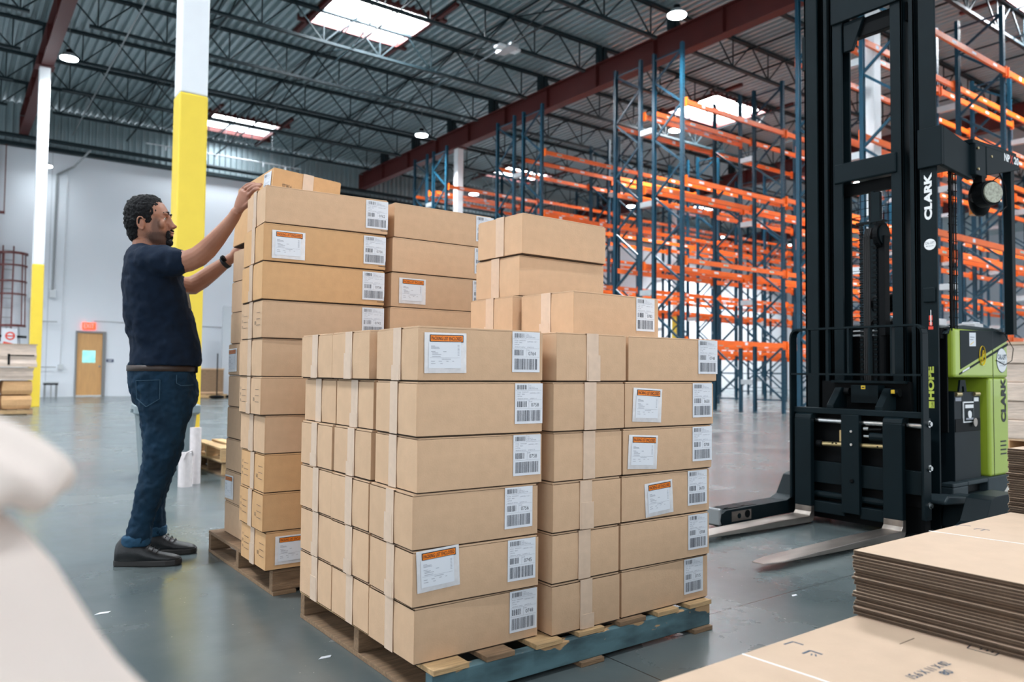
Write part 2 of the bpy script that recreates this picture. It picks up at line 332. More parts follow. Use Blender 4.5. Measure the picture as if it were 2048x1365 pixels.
# the cover sheet above the ribs is cut round the openings too
dk.v = dk.v[:-8]; dk.f = dk.f[:-6]; dk.m = dk.m[:-6]
ys = sorted({-7., 29.}|{c for s in SKYL for c in s[2:]}); xs = sorted({-11., 50.}|{c for s in SKYL for c in s[:2]})
for i in range(len(xs)-1):
    for j in range(len(ys)-1):
        cx, cy = (xs[i]+xs[i+1])/2, (ys[j]+ys[j+1])/2
        if any(a < cx < b and c < cy < d for a, b, c, d in SKYL): continue
        dk.add([(xs[i], ys[j], 9.62), (xs[i+1], ys[j], 9.62), (xs[i+1], ys[j+1], 9.62), (xs[i], ys[j+1], 9.62)], [(0, 1, 2, 3)], 'black')
tag(dk.build('ceiling'), 'grey corrugated metal roof deck', kind='structure')
for i, (a, b, c, d) in enumerate(SKYL):
    r = thing(f'window_{i+1}', ((a+b)/2, (c+d)/2, 9.3)); tag(r, 'bright rooflight panel framed in red steel', kind='structure')
    W, D = (b-a)/2, (d-c)/2; fr = MB()
    for s in (-1, 1):
        fr.box((-W-.25, s*D-.05, -.02), (W+.25, s*D+.05, .14), 'girder'); fr.box((s*W-.05, -D-.9 if s < 0 else -D-.9, -.02), (s*W+.05, D+.9, .10), 'girder')
        fr.box((-W, s*D-.012, .14), (W, s*D+.012, .55), 'colw'); fr.box((s*W-.012, -D, .10), (s*W+.012, D, .55), 'colw')
    fr.build('window_frame', r)
    MB().box((-W, -D, .50), (W, D, .53), 'sky_dim' if c > 24 else 'sky').build('diffuser_panel', r)
# girders
for n, (gx, lab) in enumerate(((1.78, 'dark red steel roof girder over the two left columns'), (13.34, 'dark red steel roof girder crossing the middle of the ceiling above the rack ends'), (24.9, 'dark red roof girder high behind the racks, beyond the middle girder'), (36.4, 'farthest dark red roof girder to the right over the racks'))):
    g = MB(); g.box((-.13, 4 if n else 6, 8.22), (.13, 28.5, 8.245), 'girder'); g.box((-.13, 4 if n else 6, 8.80), (.13, 28.5, 8.83), 'girder'); g.box((-.012, 4 if n else 6, 8.24), (.012, 28.5, 8.81), 'girder')
    g.v = []; g.f = []; g.m = []
    y0 = -6.9
    g.box((-.13, y0, 8.25), (.13, 28.3, 8.275), 'girder').box((-.13, y0, 8.85), (.13, 28.3, 8.875), 'girder').box((-.012, y0, 8.27), (.012, 28.3, 8.86), 'girder')
    for y in range(-6, 29, 2): g.box((-.12, y+.4, 8.27), (.12, y+.42, 8.86), 'girder')
    tag(g.build('roof_girder', loc=(gx, 0, 0)), lab, 'girder', 'roof girders')
# open web joists
def joist_mesh(L, n=8):
    b = MB(); zt, zb = 9.26, 8.56
    for s in (-1, 1): b.box((0, s*.035-.02, zt), (L, s*.035+.02, zt+.07), 'joist')
    b.box((.55, -.045, zb-.03), (L-.55, .045, zb+.03), 'joist')
    p = L/n
    for k in range(n):
        xm = p*(k+.5)
        b.bar((xm, 0, zb), (p*k+.04, 0, zt), .028, 'joist'); b.bar((xm, 0, zb), (p*(k+1)-.04, 0, zt), .028, 'joist'); b.bar((xm, 0, zb), (xm, 0, zt), .026, 'joist')
    b.box((0, -.06, 8.88), (.12, .06, zt), 'joist').box((L-.12, -.06, 8.88), (L, .06, zt), 'joist')
    return b.build('roof_joist')
jm = joist_mesh(11.5); first = True
spans = [(-9.72, 'left bay'), (1.81, 'middle bay'), (13.37, 'bay over the racks'), (24.93, 'far right bay')]
for sx, sn in spans:
    for k in range(-5, 9):
        y = 7.05+2.42*k; o = jm if first else jm.copy()
        if not first: COL.objects.link(o)
        first = False; o.location = (sx, y, 0)
        tag(o, f'dark open-web roof joist, {ORD[8-k]} from the back wall in the {sn}', 'joist', 'open-web roof joists')
for bx, nm in ((4.7, 'left'), (7.55, 'centre'), (10.4, 'right')):
    b = MB(); b.bar((0, -6.5, 8.60), (0, 28.3, 8.60), .035, 'joist'); b.bar((0, -6.5, 9.24), (0, 28.3, 9.24), .035, 'joist')
    for k in range(-5, 9):
        y = 7.05+2.42*k; b.bar((0, y, 8.6), (0, y+2.42, 9.24), .025, 'joist') if y+2.42 < 28.3 else None; b.bar((0, y, 9.24), (0, y+2.42, 8.6), .025, 'joist') if y+2.42 < 28.3 else None
    tag(b.build('joist_bridging', loc=(bx, 0, 0)), f'{nm} line of cross bracing tying the middle bay roof joists', 'bracing', 'joist bracing lines')
for bx, nm in ((16.3, 'first'), (19.2, 'second'), (22.1, 'third')):
    b = MB(); b.bar((0, -6.5, 8.60), (0, 28.3, 8.60), .035, 'joist'); b.bar((0, -6.5, 9.24), (0, 28.3, 9.24), .035, 'joist')
    tag(b.build('joist_bridging', loc=(bx, 0, 0)), f'{nm} line of bracing beyond the middle girder, above the racks', 'bracing', 'joist bracing lines')
tag(MB().cyl((3.1, 9, 8.50), (3.1, 28.2, 8.47), .016, 'dgalv').build('conduit_pipe'), 'pale conduit pipe running under the roof joists left of the yellow column', 'pipe')
tag(MB().cyl((1, 27.6, 8.0), (20, 27.6, 8.0), .07, 'joist').build('sprinkler_main'), 'dark sprinkler main pipe along the top of the back wall', 'pipe')
b = MB().cyl((5, 26.75, 8.22), (10.2, 26.75, 8.22), .02, 'galv')
for x in (5.6, 7.2, 8.8, 9.6): b.cyl((x, 26.75, 8.2), (x, 26.75, 8.08), .025, 'colw').cyl((x+.3, 26.75, 8.22), (x+.3, 26.75, 9.36), .006, 'dgalv')
tag(b.build('sprinkler_branch'), 'thin pale sprinkler branch pipe with small heads near the back wall', 'pipe')
b = MB().bar((8.35, 14.15, 8.62), (9.5, 13.2, 8.45), .05, 'galv').box((9.9, 11.8, 8.35), (10.5, 12.3, 8.5), 'colw')
# junction fixture on the joist
tag(MB().box((-.3, -.12, 0), (.3, .12, .06), 'colw').box((-.12, -.3, -.02), (.12, .3, .05), 'galv').build('ceiling_fixture', loc=(10.35, 14.31, 8.47)), 'small flat white box fixture under a joist near the middle girder', 'fixture')
# columns
def column(x, y, lab, zt=8.25, zy=3.42, w=.117):
    t = thing('building_column', (x, y, 0), 0, lab, 'column', 'square building columns')
    MB().box((-w, -w, zy), (w, w, zt-.02), 'colw').build('shaft', t, bevel=.014)
    tag(MB().box((-w-.004, -w-.004, 0), (w+.004, w+.004, zy), 'coly').build('guard_band', t, bevel=.016), 'yellow lower part')
    MB().box((-.2, -.2, zt-.02), (.2, .2, zt), 'girder').build('cap_plate', t)
column(1.86, 7.85, 'near square column, yellow below and white above, behind the man', zy=3.60, w=.127)
column(1.74, 21.6, 'slender white and yellow column at far left in front of the back wall')
column(13.34, 7.185, 'white and yellow column seen through the lift truck mast')
column(13.34, 21.1, 'white column in the distance left of centre under the middle girder')
column(24.6, 21.77, 'distant white and yellow column deep between the rack rows')
column(24.6, 7.185, 'column standing inside the nearest rack row to the right')
# high bay lamps
def lamp(x, y, z, lab, pw=1.):
    t = thing('high_bay_lamp', (x, y, z), 0, lab, 'lamp', 'high bay ceiling lamps')
    MB().cyl((0, 0, .02), (0, 0, .12), .20, 'galv', 20, .12).cyl((0, 0, .12), (0, 0, .22), .07, 'black').build('housing', t)
    MB().cyl((0, 0, 0), (0, 0, .02), .19, 'led', 24).build('lens', t)
    MB().cyl((0, 0, .22), (0, 0, 9.36-z), .008, 'dgalv', 6).build('suspension_rod', t)
    if pw == 0: return
    ld = bpy.data.lights.new('lamp_light', 'AREA'); ld.shape = 'DISK'; ld.size = .38; ld.energy = LAMP_W*pw; ld.color = (.93, .97, 1.0); ld.spread = radians(125)
    lo = bpy.data.objects.new('lamp_light', ld); COL.objects.link(lo); lo.parent = t; lo.location = (0, 0, -.02)
for x, y, z, lab, pw in ((2.16, 20.8, 8.3, 'lit round lamp beside the left red girder', 1.0), (11.77, 20.8, 8.3, 'lit round lamp left of the middle girder over the tall carton load', 1.0), (11.89, 10.5, 8.3, 'brightest lit round lamp near the top of the photo', 1.0), (17.6, 15.6, 8.3, 'lit lamp seen between the rack uprights right of centre', 1.0), (17.46, 26.41, 8.3, 'small distant lit lamp over the far racks', 1.0), (2.35, 27.9, 7.25, 'low lit lamp hanging by the back wall at far left', .02), (2.16, 10.5, 8.3, 'added unseen lamp above and left of the yellow column, above the frame', 1.0), (7.0, .3, 8.3, 'added unseen lamp overhead behind the camera', 0.35), (2.2, .3, 8.3, 'added unseen lamp overhead left of the camera', 0.35), (17.6, 5.2, 8.3, 'added lamp over the nearest rack row', 1.0), (28, 15.6, 8.3, 'added lamp over the far right racks', 1.0), (28, 5.2, 8.3, 'added lamp over the far right end of the nearest racks', 1.0), (24.2, 24.0, 8.3, 'added fill lamp deep behind the racks, second along the back wall', 2.2), (33.4, 26.41, 8.3, 'added fill lamp deep behind the racks, third along the back wall', 2.2), (38.5, 25.6, 8.3, 'farthest added fill lamp along the back wall behind the racks', 2.2), (-3.5, 24.0, 8.3, 'added unseen fill lamp off to the left along the back wall', 1.6), (20.5, 10.0, 8.3, 'added fill lamp over the aisle between the first two rack pairs', 1.4), (28, 9.47, 8.3, 'added fill lamp farther along the aisle between the first two rack pairs', 1.4)):  # lamps labelled lit are seen; the others are added to brighten the scene
    lamp(x, y, z, lab, pw)
# ------------------------------------------------------------------ pallet racks
RX0, BAY, DEP, GAP, RY1, RP, RTOP = 12.641, 3.633, .889, .348, 10.971, 4.849, 8.13
LEV = (1.69, 3.42, 5.165, 6.86)
NB = 6
def frame_proto(flip):
    b = MB(); d = DEP-.08
    y0, y1 = (.04, .04+d) if not flip else (.04+d, .04)
    nodes = [(y0 if k % 2 == 0 else y1, .32+.65*k) for k in range(12)]+[(y0, 7.98)]
    for p, q in zip(nodes, nodes[1:]): b.bar((0, p[0], p[1]), (0, q[0], q[1]), .035, 'blue', .045)
    for z in (.32, .97, 7.98): b.bar((0, y0, z), (0, y1, z), .035, 'blue', .03)
    f = b.build('upright_frame')
    for y in (0.0, DEP-.075):
        p = MB(); p.box((-.04, y, 0), (-.028, y+.075, RTOP), 'blue').box((.028, y, 0), (.04, y+.075, RTOP), 'blue')
        p.box((-.03, y+(0 if y == 0 else .063), 0), (.03, y+(.012 if y == 0 else .075), RTOP), 'blue')
        p.box((-.07, y-.01, 0), (.07, y+.085, .008), 'blue')
        for k in range(90):       # rows of punched slots
            z = .3+k*.085
            for xx in (-.018, .010): p.box((xx, y-.001 if y == 0 else y+.0745, z), (xx+.008, y+.0005 if y == 0 else y+.076, z+.03), 'black')
        p.build('post', f)
    return f
fA, fB = frame_proto(False), frame_proto(True)
rb = random.Random(3)
def beam_mesh(v):
    b = MB(); L = BAY-.08
    b.box((0, -.024, -.105), (L, .024, 0), 'orange'); b.box((0, -.024, -.04), (L, -.012, -.035), 'orange')
    for x in (-.001, L-.034): b.box((x, -.032, -.15), (x+.035, .032, .05), 'orange')
    for k in range(4):
        x = .35+k*.82+rb.random()*.25
        for s in (-.0255, .0245):
            if v == 0: b.box((x, s, -.075), (x+.16, s+.001, -.03), 'white')
            elif v == 1 and k % 2 == 0: b.box((x, s, -.085), (x+.10, s+.001, -.02), 'white')
            elif v == 2: b.box((x, s, -.07), (x+.17, s+.001, -.03), 'galv')
            if v == 2: b.box((x+.03, s-.0005 if s < 0 else s+.001, -.062), (x+.14, s if s < 0 else s+.0015, -.038), 'greenlab')
    return b.build('beam')
M['greenlab'] = mat('green_location_label', (.18, .5, .36), .5)
beams = [beam_mesh(v) for v in range(3)]
spacer = MB().box((-.05, 0, -.06), (.05, GAP, .06), 'galv').build('row_spacer')
used = {'fA': False, 'fB': False, 0: False, 1: False, 2: False, 's': False}
def take(o, key, parent):
    if not used[key]:
        used[key] = True; o.parent = parent; return o
    return dup(o, parent)
depthn = ['nearest', 'second', 'third', 'farthest']
for k in range(4):
    y = RY1+(k-1)*RP
    lab = ['nearest back-to-back blue and orange pallet rack, behind the lift truck mast', 'second back-to-back pallet rack, its tall end frames right of the photo centre', 'third back-to-back pallet rack, its end frames just above the topmost near carton', 'farthest back-to-back pallet rack, its end frames left of the distant white column'][k]
    r = thing('pallet_rack', (RX0, y, 0), 0, lab, 'pallet rack', 'empty pallet racks')
    for i in range(NB+1):
        f = take(fA, 'fA', r); f.location = (i*BAY, 0, 0)
        f = take(fB, 'fB', r); f.location = (i*BAY, DEP+GAP, 0)
        for z in (.75, 2.75, 4.75, 6.4):
            s = take(spacer, 's', r); s.location = (i*BAY, DEP, z)
    for i in range(NB):
        for li, z in enumerate(LEV):
            for q, yy in enumerate((-.026, DEP+.026, DEP+GAP-.026, 2*DEP+GAP+.026)):
                if (q == 2 and (i+li+k) % 4 == 1) or (k == 1 and i > 3 and li == 3 and q): continue
                v = (li+i+k+q) % 3; b = take(beams[v], v, r); b.location = (i*BAY+.04, yy, z+(.06 if (i*3+li*5+k+q) % 7 == 0 and li > 1 else 0))
# ------------------------------------------------------------------ back wall things
d = MB(); Yw = 28.73
t = thing('door_1', (3.88, Yw, 0)); tag(t, 'light maple door with a small window in the back wall', kind='structure')
MB().box((-.40, -.02, .01), (.34, .02, 2.1), 'doorwood').build('door_panel', t)
f = MB()
for a, b_ in (((-.45, -.06, 0), (-.40, .03, 2.16)), ((.34, -.06, 0), (.44, .03, 2.16)), ((-.40, -.06, 2.1), (.34, .03, 2.16))): f.box(a, b_, 'frame')
f.build('door_frame', t)
MB().box((-.24, -.028, 1.12), (.14, -.02, 1.52), 'glass').build('door_window', t)
MB().cyl((.26, -.02, 1.0), (.26, -.08, 1.0), .025, 'chrome').ball((.26, -.09, 1.0), .035, 'chrome').build('door_knob', t)
MB().box((-.4, -.06, 0), (.34, .02, .05), 'galv').build('threshold', t)
t = thing('exit_sign', (3.8, Yw-.05, 2.33), 0, 'lit red exit sign above the maple door', 'exit sign')
MB().box((-.19, -.03, -.11), (.19, .03, .11), 'exit').build('sign_face', t)
MB().text('EXIT', (-.15, -.032, -.07), XV, ZV, .30, .14, 'white').build('lettering', t)
MB().box((-.08, -.03, .11), (.08, .03, .2), 'white').build('bracket', t)
t = thing('room_sign', (4.46, Yw-.005, 1.2), 0, 'small navy sign on the wall right of the maple door', 'sign')
MB().box((-.11, -.01, -.05), (.11, .005, .05), 'bluesign').box((-.07, -.012, .005), (.07, -.01, .02), 'white').box((-.06, -.012, -.025), (.06, -.01, -.012), 'white').build('sign_plate', t)
tag(MB().tube([(3.95, 28.68, 2.5), (9.5, 28.68, 2.45)], .012, 'dgalv').build('wall_conduit'), 'thin conduit running right from the exit sign along the wall', 'conduit')
tag(MB().tube([(3.6, 27.9, 8.0), (3.2, 28.5, 7.5), (2.75, 28.66, 7.2), (2.72, 28.66, 3.4)], .035, 'dgalv').box((2.64, 28.6, 3.2), (2.82, 28.7, 3.45), 'galv').build('wall_cable'), 'grey hanging cable bundle with a box beside the slender column', 'cable')
tag(MB().tube([(3.05, 28.68, 7.5), (3.02, 28.68, 1.05)], .01, 'galv').box((2.95, 28.6, .9), (3.09, 28.7, 1.05), 'galv').build('wall_conduit'), 'thin vertical conduit ending at an outlet box left of the door', 'conduit')
t = thing('standpipe', (2.16, 28.55, 0), 0, 'grey vertical post with side arms on the back wall, left of the slender column', 'pipe')
MB().cyl((0, 0, 0), (0, 0, 3.2), .045, 'dgalv', 10).box((-.09, -.06, 3.15), (.09, .06, 3.35), 'galv').build('post', t)
MB().bar((.0, 0, 2.42), (.72, 0, 2.42), .03, 'dgalv').build('upper_arm', t); MB().bar((.0, 0, .96), (.72, 0, .96), .03, 'dgalv').build('lower_arm', t)
t = thing('small_bench', (2.72, 28.2, 0), 0, 'small dark bench by the wall, right of the slender column', 'bench')
MB().box((-.2, -.2, .46), (.2, .2, .50), 'galv').box((-.19, -.19, .40), (.19, .19, .455), 'black').build('top', t)
for x, y in ((-.16, -.15), (.16, -.15), (-.16, .15), (.16, .15), (0, -.15)): MB().bar((x, y, 0), (x, y, .4), .03, 'dgalv').build('leg', t)
# caged ladder
t = thing('caged_ladder', (1.62, 28.45, 0), 0, 'dark red caged access ladder fixed high on the back wall at far left', 'ladder')
b = MB()
for x in (-.26, .02): b.bar((x, .15, 1.75), (x, .15, 4.75), .04, 'cageladder')
for k in range(10): b.bar((-.26, .15, 1.9+k*.3), (.02, .15, 1.9+k*.3), .022, 'dgalv')
b.build('ladder_rails', t)
for z in (2.24, 3.22, 3.62, 4.12, 4.5):
    h = MB(); pts = [(.38*cos(a)-.0, -.42*sin(a)+.15, z) for a in [pi*i/8 for i in range(9)]]
    for p, q in zip(pts, pts[1:]): h.bar(p, q, .07 if z in (2.24, 4.5) else .05, 'cageladder', .07 if z in (2.24, 4.5) else .05)
    h.build('cage_hoop', t)
for a in (0, pi/4, pi/2, 3*pi/4, pi): MB().bar((.38*cos(a), -.42*sin(a)+.15, 2.24), (.34*cos(a), -.40*sin(a)+.15, 4.5), .035, 'cageladder').build('cage_strap', t)
t2 = thing('caged_ladder', (1.02, 28.45, 0), 0, 'upper flight of dark red ladder cut off by the left photo edge', 'ladder')
MB().bar((.05, 0, 3.3), (.05, 0, 4.75), .08, 'cageladder').bar((.32, 0, 5.75), (.32, 0, 8.0), .03, 'cageladder').bar((.2, 0, 5.75), (.34, 0, 5.75), .08, 'cageladder').bar((-.2, 0, 3.9), (.1, 0, 3.9), .06, 'cageladder').build('ladder_rails', t2)
MB().box((.05, .05, 3.3), (.12, .25, 8.0), 'cageladder').build('stringer', t2)
t = thing('warning_sign', (1.62, 28.2, 1.86), 0, 'white and red no-entry sign hanging below the caged ladder', 'sign')
b = MB().box((-.24, -.01, -.42), (.16, .01, .28), 'white'); b.cyl((-.02, -.012, .05), (-.02, -.02, .05), .13, 'red_ink', 20).cyl((-.02, -.02, .05), (-.02, -.024, .05), .085, 'white', 20)
b.box((-.12, -.03, .03), (.08, -.024, .07), 'red_ink').box((-.2, -.016, -.24), (.05, -.01, -.15), 'red_ink', R=Matrix.Rotation(.25, 3, 'Y')); b.build('sign_plate', t)
b = MB().bar((-.4, .1, .05), (.42, .1, .03), .07, 'black').bar((-.3, .2, 1.5-1.86-.3), (-.1, .2, .38), .02, 'dgalv').bar((.3, .2, -.7), (.2, .2, .38), .02, 'dgalv'); b.build('hanging_bar', t)
# pale partition panel and far pallets near the wall
t = thing('partition_panel', (8.3, 26.9, 0), 0, 'tall pale grey freestanding panel near the back wall, behind the tall carton load', 'panel')
MB().box((-.72, -.05, 0), (.9, .05, 3.1), 'screen').build('panel', t); MB().box((-.74, -.2, 0), (-.68, .2, .04), 'dgalv').build('foot', t)
def pallet(parent_name, loc, W, D, woods, label, H=.125, rz=0, group=None, nb=7, front='wood', seed=1):
    t = thing('wooden_pallet', loc, rz, label, 'pallet', group); r = random.Random(seed)
    th = .016; hs = H-2*th
    for j, y in enumerate((.02, D/2, D-.02)):
        m = front if j == 0 else woods[1]
        s = MB(); a = .019
        yy = min(max(y, a), D-a)
        s.box((0, yy-a, th), (W, yy+a, th+hs), m); o = s.build('stringer', t, bevel=.003)
    xs = [i*(W-.10)/(nb-1) for i in range(nb)]
    for i, x in enumerate(xs):
        wd = .10+r.random()*.03 if i not in (0, nb-1) else .12
        if i == nb-1: x = W-wd
        MB().box((0, -.01+r.random()*.012, 0), (wd, D+.004, th), woods[i % len(woods)]).build('deck_board', t, bevel=.002, loc=(x, 0, H-th))
    for x in (0, W/2-.05, W-.1): MB().box((0, -.012, 0), (.10, D, th), woods[(i+1) % len(woods)]).build('bottom_board', t, bevel=.002, loc=(x, 0, 0))
    return t
# ------------------------------------------------------------------ cartons
def label_part(parent, num, o, r, u, w=.105, h=.126, name='shipping_label', seed=0):
    b = MB(); rr = random.Random(seed+11); o, r, u = Vector(o), Vector(r), Vector(u); n = r.cross(u)*.0006
    b.quad(o, r, u, w, h, 'white'); o2 = o+n
    def bars(x0, x1, y0, y1):
        x = x0
        while x < x1:
            bw = rr.choice((.0006, .0009, .0014, .0020)); b.quad(o2+r*x+u*y0, r, u, bw, y1-y0, 'barink'); x += bw+rr.choice((.0007, .0010, .0016, .0024))
    s = w/.105
    bars(.008, .095*s, .008, .042); bars(.008, .042*s, .052, .070); bars(.008, .045*s, .107, .121)
    for y in (.047, .074, .104): b.quad(o2+r*.003+u*y, r, u, w-.006, .0005, 'greyink')
    b.quad(o2+r*.052*s+u*.047, r, u, .0005, .027, 'greyink'); b.quad(o2+r*.050*s+u*.104, r, u, .0005, .02, 'greyink')
    b.text(num, o2+r*.061*s+u*.053, r, u, .029, .0115, 'barink')
    for i, (st, x, y, ww) in enumerate((('PO#  4502201', .008, .097, .042), ('DEPT  0841', .008, .0905, .028), ('14736', .008, .084, .018), ('VENDOR 407321', .008, .0765, .04), ('CARTON  1 OF 1', .056, .094, .038), ('UNITS 12', .056, .0765, .026), ('STORE', .053, .0705-.003, .012), ('TO:', .053, .121-.004, .008), ('FROM: DC 14', .053, .115-.003, .02), ('BAR CODE STORE', .053, .1075, .034))):
        b.text(st, o2+r*x*s+u*y, r, u, ww*s, .0032, 'greyink')
    return b.build(name, parent)
def pouch_part(parent, o, r, u, w=.14, h=.118, rot=0., seed=0):
    b = MB(); o, r, u = Vector(o), Vector(r), Vector(u); n = r.cross(u)
    if rot:
        q = Matrix.Rotation(rot, 3, n); c = o+r*w/2+u*h/2; r = q@r; u = q@u; o = c-r*w/2-u*h/2
    rr = random.Random(seed); ring = []
    g = []                     # slightly wrinkled film sheet
    NX, NY = 10, 8
    for j in range(NY+1):
        for i in range(NX+1):
            e = min(i, NX-i, j, NY-j); g.append(o+r*(w*i/NX)+u*(h*j/NY)+n*((.0022 if e else .0002)+rr.uniform(-.0004, .0004)))
    b.add(g, [(j*(NX+1)+i, j*(NX+1)+i+1, (j+1)*(NX+1)+i+1, (j+1)*(NX+1)+i) for j in range(NY) for i in range(NX)], 'pouch')
    p = b.build('packing_list_pouch', parent, smooth=True)
    c = MB(); o3 = o+n*.0032
    c.quad(o3+r*.012+u*.014, r, u, .108, .078, 'white'); o4 = o3+n*.0006
    for (x, y, ww) in ((.02, .078, .012), (.02, .0745, .026), (.02, .071, .028), (.02, .062, .014), (.06, .062, .01), (.023, .058, .02), (.023, .054, .03), (.023, .048, .028), (.055, .040, .03), (.02, .034, .012), (.045, .034, .01), (.07, .034, .008), (.09, .034, .006), (.02, .027, .014), (.05, .027, .008)):
        c.quad(o4+r*x+u*y, r, u, ww, .0014, 'greyink')
    c.quad(o4+r*.016+u*.0445, r, u, .1, .0006, 'greyink')
    for k in range(8): c.quad(o4+r*.108+u*(.052+k*.0042), r, u, .006, .0012, 'greyink')
    c.build('packing_list', p)
    c = MB(); c.quad(o3+r*.016+u*.0905, r, u, .112, .0215, 'ink'); c.quad(o4+r*.0185+u*.093, r, u, .107, .0165, 'orange_lab')
    c.text('PACKING LIST ENCLOSED', o4+n*.0005+r*.021+u*.0960, r, u, .101, .0105, 'ink', .012); c.build('orange_header', p)
    return p
def carton(loc, L, W, H, rz, label, ends='x', mat_='kraft', group=None, num=None, lab=None, pouch=None, marks=False, corner=False, seed=0, tapey=None, tapemat='tape', cat='cardboard box', short_tape=False, opentop=False):
    """body axis x = L, y = W. ends: 'x' the taped ends face -x/+x, 'y' the taped ends face -y/+y"""
    r = random.Random(seed*7+3); t = thing('cardboard_box', loc, rz, label, cat, group)
    b = MB(); hh = H-.011; e = .004
    # body walls with a faint bulge
    NX, NZ = 8, 3
    def wall(p0, dx, n, ln, bul):
        g = []
        for j in range(NZ+1):
            for i in range(NX+1):
                u_, v_ = i/NX, j/NZ; g.append(p0+dx*(ln*u_)+ZV*(.0045+hh*v_)+n*(bul*sin(pi*u_)*sin(pi*v_)))
        b.add(g, [(j*(NX+1)+i, j*(NX+1)+i+1, (j+1)*(NX+1)+i+1, (j+1)*(NX+1)+i) for j in range(NZ) for i in range(NX)], mat_)
    O = Vector((0, 0, 0)); bul = .0015+r.random()*.0012
    wall(O, XV, -YV, L, bul); wall(Vector((L, 0, 0)), YV, XV, W, bul); wall(Vector((L, W, 0)), -XV, YV, L, bul); wall(Vector((0, W, 0)), -YV, -XV, W, bul)
    # top and bottom closing flaps with their slots at the taped ends; dark plates paint the gap shade
    for z0, z1 in ((.0035, .0065), (H-.006, H-.002)):
        lf = r.uniform(.0, .0022)
        if ends == 'x':
            for y0, y1 in ((e*.4, W/2-.001), (W/2+.001, W-e*.4)): b.box((e, y0, z0), (L-e, y1, z1+(lf if z1 > .1 else 0)), mat_)
            b.box((e*2, e, z0-.0008 if z1 > .1 else z0+.001), (L-2*e, W-e, z0+.001 if z1 > .1 else z1+.0008), 'edge_and_gap_shade')
        else:
            for x0, x1 in ((e*.4, L/2-.001), (L/2+.001, L-e*.4)): b.box((x0, e, z0), (x1, W-e, z1+(lf if z1 > .1 else 0)), mat_)
            b.box((e, e*2, z0-.0008 if z1 > .1 else z0+.001), (L-e, W-2*e, z0+.001 if z1 > .1 else z1+.0008), 'edge_and_gap_shade')
    b.box((.003, .003, 0), (L-.003, W-.003, .0012), 'edge_and_gap_shade'); b.box((.0045, .0045, .0008), (L-.0045, W-.0045, .0045), 'edge_and_gap_shade')  # dark plates paint the line of shade under each carton
    # glue joint flap line at one corner
    b.box((.0, -.0012, .006), (.0035, .0, H-.008), mat_)
    b.build('carton', t, bevel=.0015, seg=1)
    # tape over the seam and down both ends
    tw = .052; tp = MB(); k = r.uniform(-.012, .012)
    zt0 = H*(.02 if not short_tape else .45)
    zt = r.choice((0.0, 0.0, H*.55, H*.3))
    if ends == 'x':
        c = W/2+k
        tp.box((-.003, c-tw/2, H-.0022), (L+.003, c+tw/2, H-.0012), tapemat); tp.box((-.0042, c-tw/2, zt0), (-.0030, c+tw/2, H-.0012), tapemat); tp.box((L+.003, c-tw/2, zt0), (L+.0042, c+tw/2, H-.0012), tapemat)
        if zt: tp.box((-.0050, c-tw/2+.008, .002), (-.0042, c+tw/2+.009, zt), tapemat)
    else:
        c = L/2+k
        tp.box((c-tw/2, -.003, H-.0022), (c+tw/2, W+.003, H-.0012), tapemat); tp.box((c-tw/2, -.0042, zt0), (c+tw/2, -.0030, H-.0012), tapemat)
        if zt: tp.box((c-tw/2+.007, -.0050, .002), (c+tw/2+.008, -.0042, zt), tapemat)
    tp.build('tape', t)
    if num: label_part(t, num, (lab[0], -.0032, lab[1]), XV, ZV, lab[2] if len(lab) > 2 else .105, .126, seed=seed)
    if pouch: pouch_part(t, (pouch[0], -.0030, pouch[1]), XV, ZV, rot=pouch[2] if len(pouch) > 2 else 0, seed=seed)
    if corner:
        MB().quad((lab[0]+.07, -.0032, .017), XV, ZV, .035, .0022, 'ink').quad((lab[0]+.103, -.0032, .017), XV, ZV, .0022, .025, 'ink').build('corner_mark', t)
    if marks:      # STORE / form lines printed sideways on the -x end
        q = MB(); xx = -.0036
        for i in range(3):
            q.quad((xx, W*.40-.062, .055+i*.026), -YV, ZV, .055, .0018, 'ink') if W*.40-.062-.055 > 0 else q.quad((xx, W*.38, .055+i*.026), -YV, ZV, .07, .0018, 'ink')
            q.quad((xx, W*.84, .050+i*.026), -YV, ZV, .06, .0018, 'ink'); q.text(('STORE', 'DEPT', 'QTY')[i], (xx, W*.935, .050+i*.026), -YV, ZV, .018, .012, 'ink')
        q.text('100', (xx, W*.30, .058), -YV, ZV, .022, .016, 'ink')
        q.build('printed_form', t)
    return t
LN = ['bottom', 'second', 'third', 'fourth', 'fifth', 'top']
Z0, HB = .108, .161
pal1 = pallet('p1', (1.122, 1.879, 0), 1.190, .985, ['wood', 'wood2', 'wood'], 'teal-painted wooden pallet with chipped edge under the near carton load', H=.108, front='bluewood', seed=4)
A = [(1.093, 1.935, -.6), (1.085, 1.934, -2.1), (1.083, 1.935, -1.8), (1.094, 1.932, -2.0), (1.089, 1.932, -2.9), (1.090, 1.929, -2.4)]
NUM = ['0748', '0745', '0756', '0758', '0758', '0764']; LX = [1.425, 1.409, 1.398, 1.425, 1.426, 1.414]
G1 = 'cartons of the near pallet load'
desc = ['carton labelled 0748 at the foot of the near front corner, resting on the teal pallet', 'carton labelled 0745 with a packing list pouch, second up at the near front corner', 'carton labelled 0756, third up at the near front corner', 'carton labelled 0758, fourth up, under another carton labelled 0758', 'carton labelled 0758, fifth up, directly under the top carton labelled 0764', 'top carton labelled 0764 with an orange packing list pouch at the near front corner']
